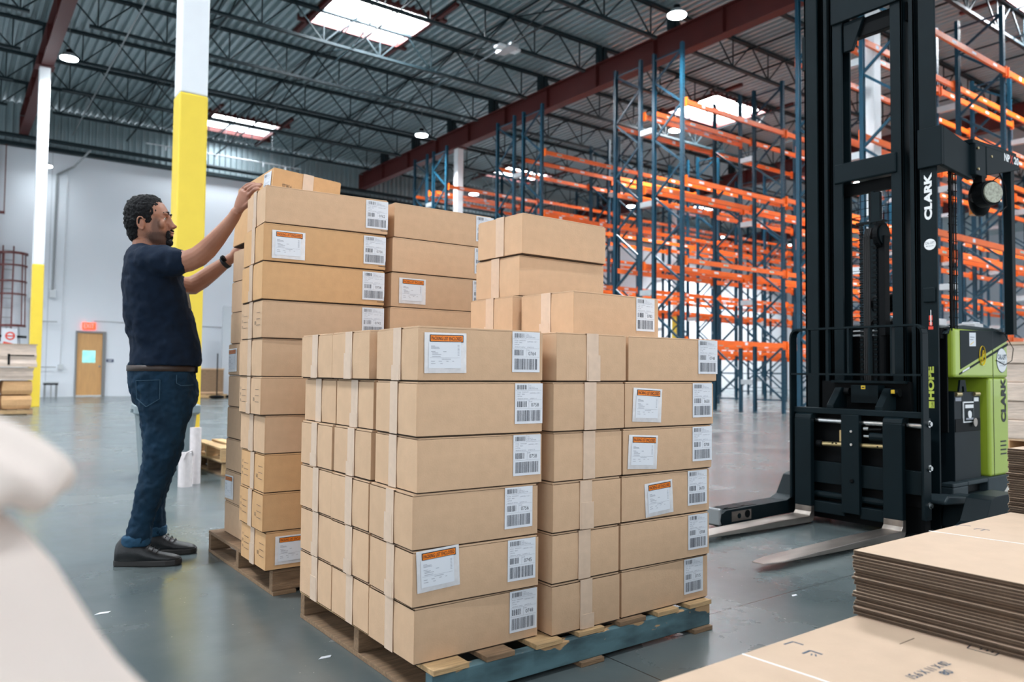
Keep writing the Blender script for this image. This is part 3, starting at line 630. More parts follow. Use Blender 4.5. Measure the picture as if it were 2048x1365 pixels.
for k, (x, y, a) in enumerate(A):
    Lk, Wk = (.442, .292 if k < 3 else .283)
    po = {1: (1.086-x, .045, .05), 5: (1.109-x, .025, .01)}.get(k)
    if po: po = (max(po[0], .012), *po[1:])
    carton((x, y, Z0+k*HB), Lk, Wk, HB, radians(a), desc[k], num=NUM[k], lab=(LX[k]-x-.0, HB-.131), pouch=po, group=G1, seed=k)
for nm, rows, yy in (('middle', [(1.101, -.5), (1.098, .3), (1.095, .2), (1.101, -.2), (1.107, -.4), (1.090, .2)], 2.243), ('back', [(1.104, 0), (1.102, -.3), (1.098, -.3), (1.097, -.4), (1.109, -.4), (1.092, -.4)], 2.540)):
    for k, (x, a) in enumerate(rows):
        carton((x, yy, Z0+k*HB), .442, .287, HB, radians(a), f'taped carton end, {LN[k]} of the {nm} column on the near load left side', group=G1, seed=20+k+(10 if nm == 'back' else 0))
MX = [(1.567, 1.897, .296), (1.568, 1.899, .292), (1.567, 1.896, .298), (1.571, 1.897, .298), (1.562, 1.891, .314), (1.576, 1.894, .310)]
for k, (x, y, wd) in enumerate(MX):
    carton((x, y, Z0+k*HB), wd, .45, HB, 0, f'taped-end carton between the two labelled columns, {LN[k]} layer, front face of the near load', ends='y', group=G1, seed=40+k)
RR = [(1.875, 1.900, .4), (1.869, 1.899, -1.1), (1.873, 1.899, -.8), (1.878, 1.898, -1.6), (1.886, 1.898, -1.8), (1.903, 1.899, -2.1)]
RN = ['0715', '0708', '0670', '0708', '0658', '0748']; RL = [2.192, 2.203, 2.203, 2.222, 2.222, 2.252]
rd = ['carton labelled 0715 at the bottom right of the near load', 'plain carton labelled 0708, second up in the right column of the near load', 'carton labelled 0670 with a tilted packing list pouch, third up on the right', 'carton labelled 0708 with a packing list pouch, fourth up on the right', 'carton labelled 0658 with a packing list pouch, fifth up on the right', 'top right carton labelled 0748 without a pouch']
for k, (x, y, a) in enumerate(RR):
    po = {2: (.11, .012, .06), 3: (.022, .018, -.06), 4: (.035, .020, -.05)}.get(k)
    carton((x, y, Z0+k*HB), .45, .287, HB, radians(a), rd[k], num=RN[k], lab=(RL[k]-x, HB-.131), pouch=po, group=G1, seed=60+k)
# rear of the load, hidden but holding up the topmost cartons
for k in range(6):
    carton((1.57, 2.36, Z0+k*HB), .30, .45, HB, 0, 'carton buried at the back of the near pallet load, out of sight', ends='y', group='hidden cartons of the near load', seed=80+k)
    for j in (0, 1): carton((1.895, 2.20+j*.30, Z0+k*HB), .44, .287, HB, 0, 'carton buried at the back of the near pallet load, out of sight', group='hidden cartons of the near load', seed=90+k*2+j)
carton((1.736, 2.350, Z0+6*HB), .30, .287, HB, 0, 'carton showing its taped end, in the seventh layer left of the one labelled 0783', group=G1, seed=120)
carton((1.780, 2.047, Z0+6*HB), .455, .287, HB, radians(2.6), 'carton labelled 0783 lying on top of the near load, right of centre', num='0783', lab=(.325, HB-.131), group=G1, seed=121)
carton((1.768, 2.351, Z0+7*HB), .45, .287, HB, radians(1.3), 'plain carton second from the top of the small pile on the near load', group=G1, seed=122, mat_='kraft')
carton((1.765, 2.332, Z0+8*HB), .45, .287, HB, radians(1.8), 'plain topmost carton of the near load, in front of the orange racks', group=G1, seed=123)
# tall load beside the man
pallet('p2', (1.13, 3.20, 0), 1.219, .96, ['wood2', 'wood2', 'wood'], 'dark weathered wooden pallet under the tall carton load beside the man', H=.108, front='wood2', seed=9)
G2 = 'cartons of the tall pallet load'
S = [(1.091, 3.18, -.4), (1.075, 3.18, -1.2), (1.078, 3.18, -1.4), (1.077, 3.18, -.5), (1.056, 3.18, -2.5), (1.058, 3.18, -1.6), (1.052, 3.172, -3.0), (1.048, 3.168, -3.3), (1.050, 3.168, -3.8), (1.056, 3.172, -5.0)]
SN = {6: '0742', 7: '0756', 8: '0756', 9: '0762'}
sd = ['bottom front-left carton of the tall load, with a packing list pouch', 'second carton up the front-left column of the tall load, printed form on its end', 'third carton up the front-left column of the tall load, printed form behind its tape', 'fourth carton up the front-left column of the tall load, plain end', 'fifth carton up the front-left column of the tall load, with printed form', 'sixth carton up the front-left column of the tall load, plain end', 'seventh carton up the front-left column of the tall load, printed form and half hidden label', 'eighth carton up the front-left column of the tall load, orange-toned and without a pouch', 'ninth carton up the front-left column, orange-toned with a packing list pouch', 'tenth and top carton of the front-left column, labelled 0762, under the man\'s hand']
for k, (x, y, a) in enumerate(S):
    po = {0: (.04, .022, 0), 8: (.035, .015, 0)}.get(k)
    carton((x, y, Z0+k*HB), .545, .325, HB, radians(a), sd[k], mat_='kraft2' if k in (0, 1, 2, 7, 8) else 'kraft', num=SN.get(k), lab=(.44, HB-.136), pouch=po, corner=k in (7, 8, 9), marks=k in (0, 1, 2, 4, 6), group=G2, seed=200+k)
for k in range(10):
    x = (1.645, 1.645, 1.645, 1.645, 1.645, 1.645, 1.626, 1.629, 1.633, 1.640)[k]
    cn = {9: ('0731', .45), 8: ('0744', .45), 7: ('0739', .445), 6: ('0752', .44)}.get(k)
    lb = {9: 'top right carton of the tall load, its label turned over the edge', 8: 'second from top carton on the right of the tall load', 7: 'third from top carton on the right of the tall load, with a packing list pouch', 6: 'fourth from top carton on the right of the tall load, half hidden'}.get(k, 'carton low on the right of the tall load, hidden behind the near load')
    carton((x, 3.14, Z0+k*HB), .545, .325, HB, 0, lb, num=cn[0] if cn else None, lab=(cn[1], HB-.131) if cn else None, pouch=(.04, .02, 0) if k == 7 else None, group=G2 if cn else 'hidden cartons of the tall load', seed=220+k)
for k in range(9):
    x = (1.188, 1.186, 1.187, 1.190, 1.192, 1.189, 1.197, 1.198, 1.202)[k]
    t = carton((x+.0, 3.53, Z0+k*HB), .325, .56, HB, 0, f'{ORD[k]} carton up the rear-left column of the tall load'+(' with a pouch' if k in (1, 5) else ''), ends='y', group=G2, seed=240+k)
    if k in (1, 5): pouch_part(t, (-.0032, .55, .018), -YV, ZV, seed=k, rot=.03)
for k in range(9):
    carton((1.54, 3.53, Z0+k*HB), .325, .56, HB, 0, 'carton inside the tall load, hidden from view', ends='y', group='hidden cartons of the tall load', seed=260+k)
t = carton((1.185, 3.535, Z0+9*HB), .335, .555, .315, 0, 'larger carton marked STORE # that the man is settling on top of the tall load', ends='y', mat_='kraft2', seed=290, group=G2)
t.rotation_euler = (0, radians(4.0), radians(-.5)); t.location = (1.192, 3.535, Z0+9*HB+.0235)
b = MB(); b.text('STORE #', (.045, -.0034, .222), XV, ZV, .045, .022, 'ink'); b.quad((.094, -.0034, .222), XV, ZV, .04, .0018, 'ink'); b.build('printed_mark', t)
label_part(t, '0755', (-.0032, .125, .175), -YV, ZV, seed=291)
# ------------------------------------------------------------------ flattened cartons in the right foreground
def flat_mesh(L, D, m='kraft_pale', th=.0066):
    b = MB(); b.box((0, 0, .0004), (L, D, th*.46), m).box((.002, .002, th*.46), (L-.002, D-.002, th*.54), 'edge_and_gap_shade').box((0, 0, th*.54), (L, D, th-.0004), m)
    b2 = b; r = random.Random(5)
    for (z0, z1) in ((.0007, th*.46), (th*.54, th-.0009)):     # dark fluted cut edges
        b.box((-.0006, .001, z0), (0, D-.001, z1), 'edge_and_gap_shade'); b.box((.001, D, z0), (L-.001, D+.0006, z1), 'edge_and_gap_shade')
        b.box((.001, -.0006, z0), (L-.001, 0, z1), 'edge_and_gap_shade'); b.box((L, .001, z0), (L+.0006, D-.001, z1), 'edge_and_gap_shade')
    return b.build('flattened_carton')
def pile(x0, x1, y0, y1, z0, z1, lab, group, top_lab, seed, drop=0):
    n = round((z1-z0)/.0072); th = (z1-z0)/n; r = random.Random(seed); proto = flat_mesh(x1-x0, y1-y0, th=th-.0003); last = None
    for k in range(n):
        o = proto if k == 0 else proto.copy()
        if k: COL.objects.link(o)
        j = .004 if k < n-1 else 0
        o.location = (x0+r.uniform(-j, j), y0+r.uniform(-j, j)-.002, z0+k*th); o.rotation_euler = (0, 0, r.uniform(-.003, .003) if j else 0)
        tag(o, f'{lab}, {words(n-1-k)} below its top sheet', 'flattened carton', group); last = o
    tag(last, top_lab)
    return last
pallet('p3', (.80, -.22, 0), 1.22, 1.22, ['wood', 'wood2'], 'pallet under the low stack of flattened cartons at lower right', H=.125, seed=12)
pallet('p4', (2.05, -.22, 0), 1.22, 1.22, ['wood', 'wood2'], 'second pallet under the flattened cartons, farther right', H=.125, seed=13)
tl = pile(.72, 3.45, -.30, 1.022, .125, .36, 'flattened carton in the broad low stack', 'broad flattened cartons', 'top sheet of the broad low stack, printed with a white line and marks', 3)
q = MB(); zt = .2349
def onl(x, y): return (x-.72, y+.30)
b = MB(); zq = .0069
def pm(o, pts_w, m, wd=.004):       # marks printed on a sheet, world x/y pairs
    for p, q_ in zip(pts_w, pts_w[1:]):
        a = Vector((p[0]-o.location.x, p[1]-o.location.y, zq)); c = Vector((q_[0]-o.location.x, q_[1]-o.location.y, zq)); b.bar(a, c, wd, m, .0004)
pm(tl, [(1.358, 1.02), (1.368, .854), (1.370, .2)], 'white_ink', .005)
pm(tl, [(1.480, 1.003), (1.511, 1.002), (1.511, .977)], 'navy_ink', .004); pm(tl, [(1.464, .948), (1.493, .949), (1.493, .921)], 'navy_ink', .005)
pm(tl, [(1.470, .932), (1.478, .936)], 'navy_ink', .003); pm(tl, [(1.473, .923), (1.482, .930)], 'navy_ink', .003)
o = tl
b.text('15.6 X 11 X 02', (1.520-o.location.x, .744-o.location.y, zq+.0003), Vector((1, -.04, 0)), Vector((.04, 1, 0)), .140, .020, 'navy_ink', .01)
b.text('80', (1.590-o.location.x, .716-o.location.y, zq+.0003), Vector((1, -.04, 0)), Vector((.04, 1, 0)), .030, .019, 'navy_ink', .01)
pm(tl, [(1.825, .769), (1.785, .762), (1.787, .708), (1.825, .711)], 'ink', .003); pm(tl, [(1.822, .745), (1.800, .742)], 'ink', .004); pm(tl, [(1.822, .733), (1.800, .730)], 'ink', .004); pm(tl, [(1.822, .722), (1.800, .720)], 'ink', .004)
b.box((1.690-o.location.x, .858-o.location.y, .0002), (1.753-o.location.x, .8595-o.location.y, zq+.0002), 'edge_and_gap_shade')
b.build('printed_marks', tl)
tu = pile(1.805, 2.72, .02, 1.030, .361, .516, 'flattened carton in the middle stack', 'flattened cartons of the middle stack', 'top sheet of the middle stack, with a white line and black arrow marks', 5)
b = MB(); pm(tu, [(2.20, 1.034), (2.234, .814), (2.30, .3)], 'white_ink', .005); pm(tu, [(2.342, 1.025), (2.360, 1.026), (2.370, .998)], 'navy_ink', .003); pm(tu, [(2.331, .973), (2.350, .971), (2.352, .941)], 'navy_ink', .003); pm(tu, [(2.322, .952), (2.346, .952)], 'navy_ink', .002); b.build('printed_marks', tu)
pile(2.79, 3.44, .10, 1.062, .361, .711, 'flattened carton in the tall stack at the right edge', 'flattened cartons of the tall right stack', 'top sheet of the tall flattened carton stack at the right edge', 8)
# ------------------------------------------------------------------ reach truck
FO = Vector((4.75, 2.585, 0))
ft = thing('reach_truck', FO, 0, 'black and lime green reach truck with tall mast and lowered forks', 'forklift')
def FB():
    b = MB(); b.X = Matrix.Translation(-FO); return b
for (y0, y1) in ((2.235, 2.350), (2.815, 2.930)):
    b = FB(); ym = (y0+y1)/2; hw = (y1-y0)/2
    prof = [(4.43, .052), (4.0, .052), (3.6, .047), (3.30, .041), (3.17, .036)]
    n = len(prof); vs = []
    for i, (x, z) in enumerate(prof):
        t = (4.43-x)/1.26; bt = .010+(.026*(t**1.3)); w_ = hw*(1 if i < n-1 else .55)
        if i == n-1: z = .040; bt = .034
        vs += [(x, ym-w_, bt), (x, ym+w_, bt), (x, ym+w_, z), (x, ym-w_, z)]
    fs = [(0, 3, 2, 1), tuple(4*(n-1)+q for q in (0, 1, 2, 3))]
    for i in range(n-1): fs += [(4*i+q, 4*i+(q+1) % 4, 4*i+4+(q+1) % 4, 4*i+4+q) for q in range(4)]
    b.add(vs, fs, 'steel')
    # curved heel
    pts = [(4.43, .010), (4.455, .012), (4.475, .022), (4.485, .045), (4.485, .11), (4.45, .11), (4.448, .075), (4.43, .055)]
    b.prism([(x, y0, z) for x, z in pts], (0, y1-y0, 0), 'steel')
    fk = b.build('fork', ft, bevel=.003)
    b = FB(); b.box((4.447, y0, .11), (4.487, y1, .665), 'mast'); b.prism([(4.487, y0, .665), (4.447, y0, .665), (4.455, y0, .69), (4.475, y0, .70), (4.53, y0, .70), (4.53, y0, .665)], (0, y1-y0, 0), 'mast')
    b.box((4.449, y0+.008, .107), (4.46, y1-.008, .125), 'steel')
    tag(b.build('fork_shank', ft, bevel=.004), 'black upright shank of the fork')
b = FB()
b.box((4.47, 2.125, .70), (4.53, 2.955, .735), 'mast')                       # top bar
for y in (2.125, 2.925): b.box((4.50, y, .12), (4.56, y+.03, .70), 'mast')
b.box((4.50, 2.12, .26), (4.53, 2.96, .395), 'mast'); b.box((4.54, 2.15, .18), (4.56, 2.95, .26), 'black')
b.box((4.465, 2.505, .10), (4.50, 2.62, .70), 'mast'); b.box((4.55, 2.16, .03), (4.62, 2.93, .70), 'black')
for z in (.60, .52, .30): b.cyl((4.466, 2.55, z), (4.455, 2.55, z), .009 if z != .30 else .012, 'chrome' if z != .3 else 'black', 10)
b.build('fork_carriage', ft, bevel=.003)
b = FB(); b.cyl((4.51, 2.14, .655), (4.51, 2.94, .655), .017, 'chrome', 16); tag(b.build('slide_rod', ft, smooth=False), 'bright steel rod')
b = FB(); b.cyl((4.50, 2.33, .522), (4.50, 2.76, .508), .014, 'gold', 14).cyl((4.50, 2.765, .508), (4.50, 2.80, .507), .022, 'black', 14)
for y in (2.40, 2.69, 2.665): b.cyl((4.488, y, .518), (4.484, y, .518), .005, 'black', 8)
b.box((4.50, 2.615, .53), (4.52, 2.65, .60), 'gold'); b.build('side_shift_rod', ft)
b = FB(); b.cyl((4.50, 2.36, .575), (4.50, 2.45, .575), .024, 'mast', 12).cyl((4.5, 2.45, .575), (4.5, 2.49, .575), .010, 'chrome', 10).cyl((4.5, 2.38, .62), (4.5, 2.47, .615), .008, 'black', 8).cyl((4.5, 2.46, .62), (4.5, 2.49, .62), .012, 'chrome', 10); b.build('hydraulic_fitting', ft)
for (y0, y1) in ((2.63, 2.80), (2.36, 2.49)):
    b = FB(); b.box((4.48, y0-.02, .075), (4.54, y1+.02, .145), 'mast'); b.cyl((4.52, y0-.02, .185), (4.52, y1+.03, .185), .022, 'mast', 12); b.build('carriage_roller_box', ft, bevel=.004)
# load backrest: flat bar frame with rounded corners
b = FB(); ya, yb_, zb0, zt_ = 2.115, 2.955, .70, 1.235; rr_ = .05; pth = [(ya, .15), (ya, zt_-rr_)]
pth += [(ya+rr_-rr_*cos(a), zt_-rr_+rr_*sin(a)) for a in (pi/6, pi/3, pi/2)]; pth += [(yb_-rr_+rr_*sin(a), zt_-rr_+rr_*cos(a)) for a in (0, pi/6, pi/3, pi/2)]; pth += [(yb_, .15)]
for p, q in zip(pth, pth[1:]):
    d = Vector((0, q[0]-p[0], q[1]-p[1])).normalized(); nrm = Vector((0, -d.z, d.y)); c = [Vector((4.44, p[0], p[1])), Vector((4.44, q[0], q[1]))]
    vs = []
    for v in c:
        for s, xx in ((-.006, 0), (.006, 0), (.006, .065), (-.006, .065)): vs.append(v+nrm*s+XV*xx)
    b.add(vs, [(0, 3, 2, 1), (4, 5, 6, 7), (0, 1, 5, 4), (1, 2, 6, 5), (2, 3, 7, 6), (3, 0, 4, 7)], 'mast')
b.box((4.44, ya, .942), (4.475, yb_, .954), 'mast')
b.build('load_backrest', ft)
for y in (2.83, 2.693, 2.557, 2.424, 2.29): FB().box((4.443, y-.006, .952), (4.472, y+.006, zt_-.004), 'mast').build('backrest_bar', ft)
b = FB()
for y in (2.116, 2.116): pass
for z in (.67, .42, .21): b.cyl((4.50, ya-.006, z), (4.50, ya-.022, z), .014, 'chrome', 6).cyl((4.50, ya-.006, z), (4.50, ya-.012, z), .02, 'chrome', 14)
b.build('frame_bolt', ft)
b = FB(); b.box((4.60, 2.455, .772), (4.68, 2.63, .882), 'mast'); b.box((4.598, 2.535, .858), (4.60, 2.562, .880), 'yellow').box((4.597, 2.54, .864), (4.598, 2.557, .872), 'ink'); b.build('valve_cover', ft, bevel=.006)
for y0 in (2.69, 2.375):
    b = FB(); b.prism([(4.50, y0, .735), (4.50, y0, .755), (4.60, y0, .865), (4.66, y0, .865), (4.66, y0, .735)], (0, .045, 0), 'mast'); b.cyl((4.63, y0-.04, .84), (4.63, y0-.005, .84), .026, 'black', 14)
    if y0 < 2.5: b.box((4.575, y0-.035, .835), (4.578, y0-.012, .858), 'yellow')
    b.build('tilt_bracket', ft, bevel=.003)
b = FB(); b.box((4.69, 2.30, .70), (4.72, 2.88, .905), 'black').box((4.66, 2.32, .895), (4.72, 2.80, .91), 'mast'); b.build('carriage_back_plate', ft)
# three-stage mast
def chan(y0, y1, x0, x1, z0, z1, name, m='mast', face=1):
    b = FB(); tkn = .016
    b.box((x0, y0, z0), (x0+tkn, y1, z1), m).box((x1-tkn, y0, z0), (x1, y1, z1), m)
    yw = (y0, y0+tkn) if face > 0 else (y1-tkn, y1)
    b.box((x0, yw[0], z0), (x1, yw[1], z1), m); return b.build(name, ft, bevel=.003)
ZT = 3.75
for s, nm in ((0, 'right'), (1, 'left')):
    def my(y0, y1): return (y0, y1) if s == 0 else (5.17-y1+.035, 5.17-y0+.035)
    if s: chan(*my(2.165, 2.262), 4.75, 4.90, .03, ZT, 'outer_mast_channel', face=-1)
    else: FB().box((4.75, 2.165, .03), (4.768, 2.262, ZT), 'mast').box((4.768, 2.244, .03), (4.90, 2.262, ZT), 'mast').box((4.885, 2.236, .03), (4.90, 2.262, ZT), 'mast').build('outer_mast_channel', ft, bevel=.003)
    chan(*my(2.290, 2.328), 4.765, 4.86, .06, ZT, 'middle_mast_channel', face=1 if s == 0 else -1)
    chan(*my(2.362, 2.440), 4.755, 4.87, .08, ZT, 'inner_mast_channel', face=1 if s == 0 else -1)
FB().box((4.749, 3.03, 3.06), (4.83, 3.055, 3.30), 'mast').build('mast_tab', ft, bevel=.004)
b = FB(); b.box((4.74, 2.40, 2.215), (4.765, 2.82, 2.345), 'mast'); b.build('mast_cross_member', ft, bevel=.01)
b = FB(); b.box((4.735, 2.35, 3.30), (4.765, 2.83, 3.75), 'mast'); b.box((4.80, 2.35, 3.18), (4.85, 2.83, 3.30), 'black').prism([(4.77, 2.70, 3.10), (4.77, 2.76, 3.10), (4.77, 2.76, 3.3), (4.77, 2.62, 3.3)], (.03, 0, 0), 'mast'); b.build('mast_head_plate', ft, bevel=.004)
FB().box((4.83, 2.40, 2.14), (4.86, 2.80, 2.22), 'black').build('mast_brace', ft); FB().box((4.86, 2.35, .08), (4.89, 2.86, .78), 'black').build('lower_mast_plate', ft)
chm = FB()
def chain(y, z0, z1, x, b):
    k = z0; i = 0
    while k < z1: b.box((x, y-(.013 if i % 2 else .009), k), (x+.016, y+(.013 if i % 2 else .009), k+.0125), 'black' if i % 2 else 'mast'); k += .016; i += 1
for y in (2.667, 2.575):
    b = FB(); chain(y, .72, 1.93, 4.80, b); b.build('lift_chain', ft)
b = FB(); b.cyl((4.84, 2.545, .7), (4.84, 2.545, 1.80), .034, 'black', 18); b.box((4.80, 2.51, 1.20), (4.86, 2.545, 1.84), 'black'); b.cyl((4.83, 2.60, 1.9), (4.83, 2.60, 2.14), .014, 'mast', 12); b.box((4.80, 2.52, 1.935), (4.86, 2.70, 1.945), 'mast'); b.box((4.81, 2.545, 1.945), (4.84, 2.60, 2.13), 'mast'); b.build('lift_cylinder', ft)
b = FB(); b.cyl((4.82, 2.525, 1.845), (4.82, 2.555, 1.845), .085, 'black', 26).cyl((4.82, 2.518, 1.845), (4.82, 2.525, 1.845), .065, 'mast', 26); b.build('chain_wheel', ft)
for k in range(4): FB().tube([(4.79, 2.605+k*.012, .75), (4.79, 2.605+k*.012, 1.84), (4.82, 2.605+k*.012, 1.90), (4.86, 2.605+k*.012, 1.84)], .0055, 'rubber', 7).build('hydraulic_hose', ft)
# wire mesh guard behind the mast opening, and between mast and operator
b = FB()
for i in range(9): b.cyl((4.93, 2.36+i*.063, 1.0), (4.93, 2.36+i*.063, 2.2), .0022, 'black', 5)
for i in range(19): b.cyl((4.93, 2.34, 1.28+i*.052), (4.93, 2.86, 1.28+i*.052), .0022, 'black', 5)
b.build('mesh_guard', ft)
b = FB()
for x in (4.915, 4.955, 4.985): b.cyl((x, 2.16, 1.22), (x, 2.16, 2.24), .004, 'black', 5)
for i in range(20): b.tube([(4.905, 2.17, 1.25+i*.052), (4.99, 2.155, 1.25+i*.052)], .003, 'black', 5)
b.box((4.935, 2.165, 1.22), (4.955, 2.18, 2.24), 'black')
b.build('side_mesh_guard', ft)
# decals on the mast
b = FB(); R_, U_ = ZV, YV      # lettering reads upwards
b.text('CLARK', (4.7485, 2.190, 1.885), ZV, YV, .285, .046, 'white_ink', .05); tag(b.build('brand_lettering', ft), 'white CLARK lettering reading up the mast')
b = FB(); b.text('HOPE', (4.7485, 2.191, .800), ZV, YV, .20, .040, 'lime_ink', .05).text('RAISING', (4.7485, 2.233, .876), ZV, YV, .125, .016, 'lime_ink').quad((4.7485, 2.191, .752), ZV, YV, .04, .04, 'lime_ink').text('CLARK', (4.748, 2.196, .756), ZV, YV, .032, .012, 'mast'); b.build('charity_decal', ft)
b = FB(); b.text('reach', (4.7485, 2.193, 1.232), ZV, YV, .085, .026, 'red_ink').text('mast', (4.748, 2.203, 1.270), ZV, YV, .055, .022, 'white_ink')
b.v = []; b.f = []; b.m = []; b.mats = []
b.quad((4.7485, 2.192, 1.222), ZV, YV, .018, .028, 'red_ink').quad((4.7485, 2.203, 1.244), ZV, YV, .095, .004, 'white_ink').quad((4.7485, 2.196, 1.246), ZV, YV, .022, .02, 'red_ink').quad((4.7485, 2.196, 1.276), ZV, YV, .03, .02, 'red_ink').quad((4.748, 2.202, 1.25), ZV, YV, .06, .006, 'white_ink'); b.build('warning_decal', ft)
b = FB(); b.cyl((4.7495, 2.205, 1.735), (4.748, 2.205, 1.735), .034, 'white_ink', 24).text('CAL-LIFT', (4.7475, 2.232, 1.737), -YV, ZV, .054, .014, 'navy_ink').text('800-222-LIFT', (4.7475, 2.228, 1.722), -YV, ZV, .046, .006, 'navy_ink'); b.build('dealer_sticker', ft)
FB().box((4.735, 2.175, 1.385), (4.75, 2.245, 1.475), 'mast').build('mast_cover_plate', ft, bevel=.006)
# straddle legs with wheel housings
for (y0, y1, nm) in ((2.99, 3.12, 'far'), (1.83, 1.96, 'near')):
    b = FB(); b.prism([(3.80, y0, .02), (3.78, y0, .06), (3.79, y0, .10), (3.83, y0, .118), (4.45, y0, .125), (4.52, y0, .15), (4.60, y0, .27), (4.66, y0, .285), (4.92, y0, .285), (4.92, y0, .04), (4.2, y0, .035), (4.12, y0, .015)], (0, y1-y0, 0), 'mast')
    b.box((3.86, y0+.02, .117), (4.16, y1-.02, .124), 'black'); o = b.build('straddle_leg', ft, bevel=.008)
    b = FB(); b.box((3.88, y0-.003, .045), (4.07, y0, .105), 'steel').cyl((3.95, y0-.004, .075), (3.95, y0-.006, .075), .016, 'mast').cyl((4.03, y0-.004, .08), (4.03, y0-.007, .08), .024, 'black', 16); b.build('axle_plate', ft)
    b = FB(); b.box((3.772, y0+.005, .03), (3.80, y1-.005, .13), 'dgalv'); tag(b.build('leg_nose', ft, bevel=.008), 'worn grey leg tip')
    b = FB(); b.cyl((3.87, y0+.03, .065), (3.87, y1-.03, .065), .063, 'black', 22).cyl((4.03, y0+.03, .065), (4.03, y1-.03, .065), .063, 'black', 22); b.build('load_wheel', ft)
# body
b = FB(); YS = 2.15
b.box((4.92, YS, .935), (5.69, 3.02, 1.235), 'green').box((5.405, YS, .30), (5.69, 3.02, .935), 'green')
o = b.build('battery_side_body', ft, bevel=.018, seg=3)
b = FB(); b.box((5.455, YS-.002, .31), (5.459, YS, 1.235), 'ink')                    # door seam
b.prism([(4.995, YS-.0012, 1.225), (5.455, YS-.0012, 1.238), (5.69, YS-.0012, 1.238), (5.69, YS-.0012, 1.185), (4.995, YS-.0012, .985)], (0, -.0006, 0), 'mast')
b.prism([(4.98, YS-.0012, .962), (4.98, YS-.0012, .950), (5.69, YS-.0012, 1.150), (5.69, YS-.0012, 1.168)], (0, -.0006, 0), 'mast')
b.build('side_decal', ft)
b = FB(); b.text('CLARK', (5.645, YS-.002, .645), ZV, -XV, .29, .075, 'ink', .05); b.build('brand_lettering', ft)
b = FB()
for k in range(4): b.box((5.555, YS-.002, .435+k*.027), (5.64, YS+.001, .444+k*.027), 'ink')
b.build('vent_slot', ft)
b = FB(); b.cyl((5.592, YS-.001, 1.050), (5.592, YS-.003, 1.050), .077, 'white_ink', 36).cyl((5.592, YS-.0005, 1.050), (5.592, YS-.002, 1.050), .081, 'navy_ink', 36)
b.text('CAL-LIFT', (5.525, YS-.0036, 1.055), XV, ZV, .134, .034, 'navy_ink', .03).text('800-222-LIFT', (5.545, YS-.0036, 1.03), XV, ZV, .09, .014, 'navy_ink').text('www.cal-lift.com', (5.55, YS-.0036, 1.012), XV, ZV, .08, .008, 'greyink'); b.build('dealer_sticker', ft)
b = FB(); b.quad((5.12, YS-.0025, 1.13), Vector((1, 0, .03)), ZV, .09, .085, 'white').text('R TIRE', (5.13, YS-.003, 1.185), XV, ZV, .06, .018, 'greyink'); b.v = b.v[:4]; b.f = b.f[:1]; b.m = b.m[:1]
b.quad((5.128, YS-.003, 1.185), XV, ZV, .06, .006, 'greyink').quad((5.128, YS-.003, 1.17), XV, ZV, .045, .005, 'greyink').quad((5.13, YS-.003, 1.137), Vector((1, 0, .4)), ZV, .05, .005, 'yellow'); b.build('paper_tag', ft)
b = FB(); pts = [(5.30+.042*cos(a), YS-.003, 1.075+.062*sin(a)) for a in [2*pi*i/16 for i in range(17)]]
for p, q in zip(pts, pts[1:]): b.bar(p, q, .009, 'yellow', .001)
for p, q in (((5.285, YS-.003, 1.03), (5.31, YS-.003, 1.11)), ((5.31, YS-.003, 1.11), (5.325, YS-.003, 1.09)), ((5.325, YS-.003, 1.09), (5.295, YS-.003, 1.07)), ((5.295, YS-.003, 1.07), (5.315, YS-.003, 1.045)), ((5.315, YS-.003, 1.045), (5.285, YS-.003, 1.03))): b.bar(p, q, .009, 'yellow', .001)
b.build('yellow_emblem', ft)
b = FB(); b.quad((5.02, YS-.003, .965), Vector((.96, 0, .27)), ZV, .10, .012, 'white_ink'); b.build('script_mark', ft)
b = FB(); b.prism([(4.87, YS+.03, 1.20), (4.95, YS+.02, 1.245), (5.10, YS+.02, 1.262), (5.66, YS+.02, 1.258), (5.66, 3.0, 1.258), (4.95, 3.0, 1.262), (4.87, 3.0, 1.20)][:4]+[(5.66, YS+.02, 1.20)], (0, .8, 0), 'greyplastic'); b.build('top_cover', ft, bevel=.004)
b = FB(); b.box((5.02, 2.30, 1.262), (5.17, 2.45, 1.31), 'pouch').box((5.45, 2.25, 1.26), (5.58, 2.36, 1.295), 'pouch').box((5.46, 2.26, 1.29), (5.56, 2.34, 1.305), 'white'); b.build('console_top', ft, bevel=.01)
b = FB(); b.tube([(5.42, YS-.01, 1.255), (5.60, YS-.02, 1.22), (5.70, YS-.03, 1.13), (5.70, YS-.02, 1.05), (5.63, YS-.005, 1.02), (5.5, YS-.004, 1.05)], .0025, 'black', 5); b.build('thin_cable', ft)
b = FB(); b.box((4.905, 2.185, .60), (4.918, 3.05, 1.235), 'black').cyl((4.93, 2.22, 1.13), (4.915, 2.22, 1.13), .02, 'dgalv', 14).box((4.86, 2.2, 1.17), (4.95, 2.30, 1.24), 'black'); b.build('front_panel', ft, bevel=.004)
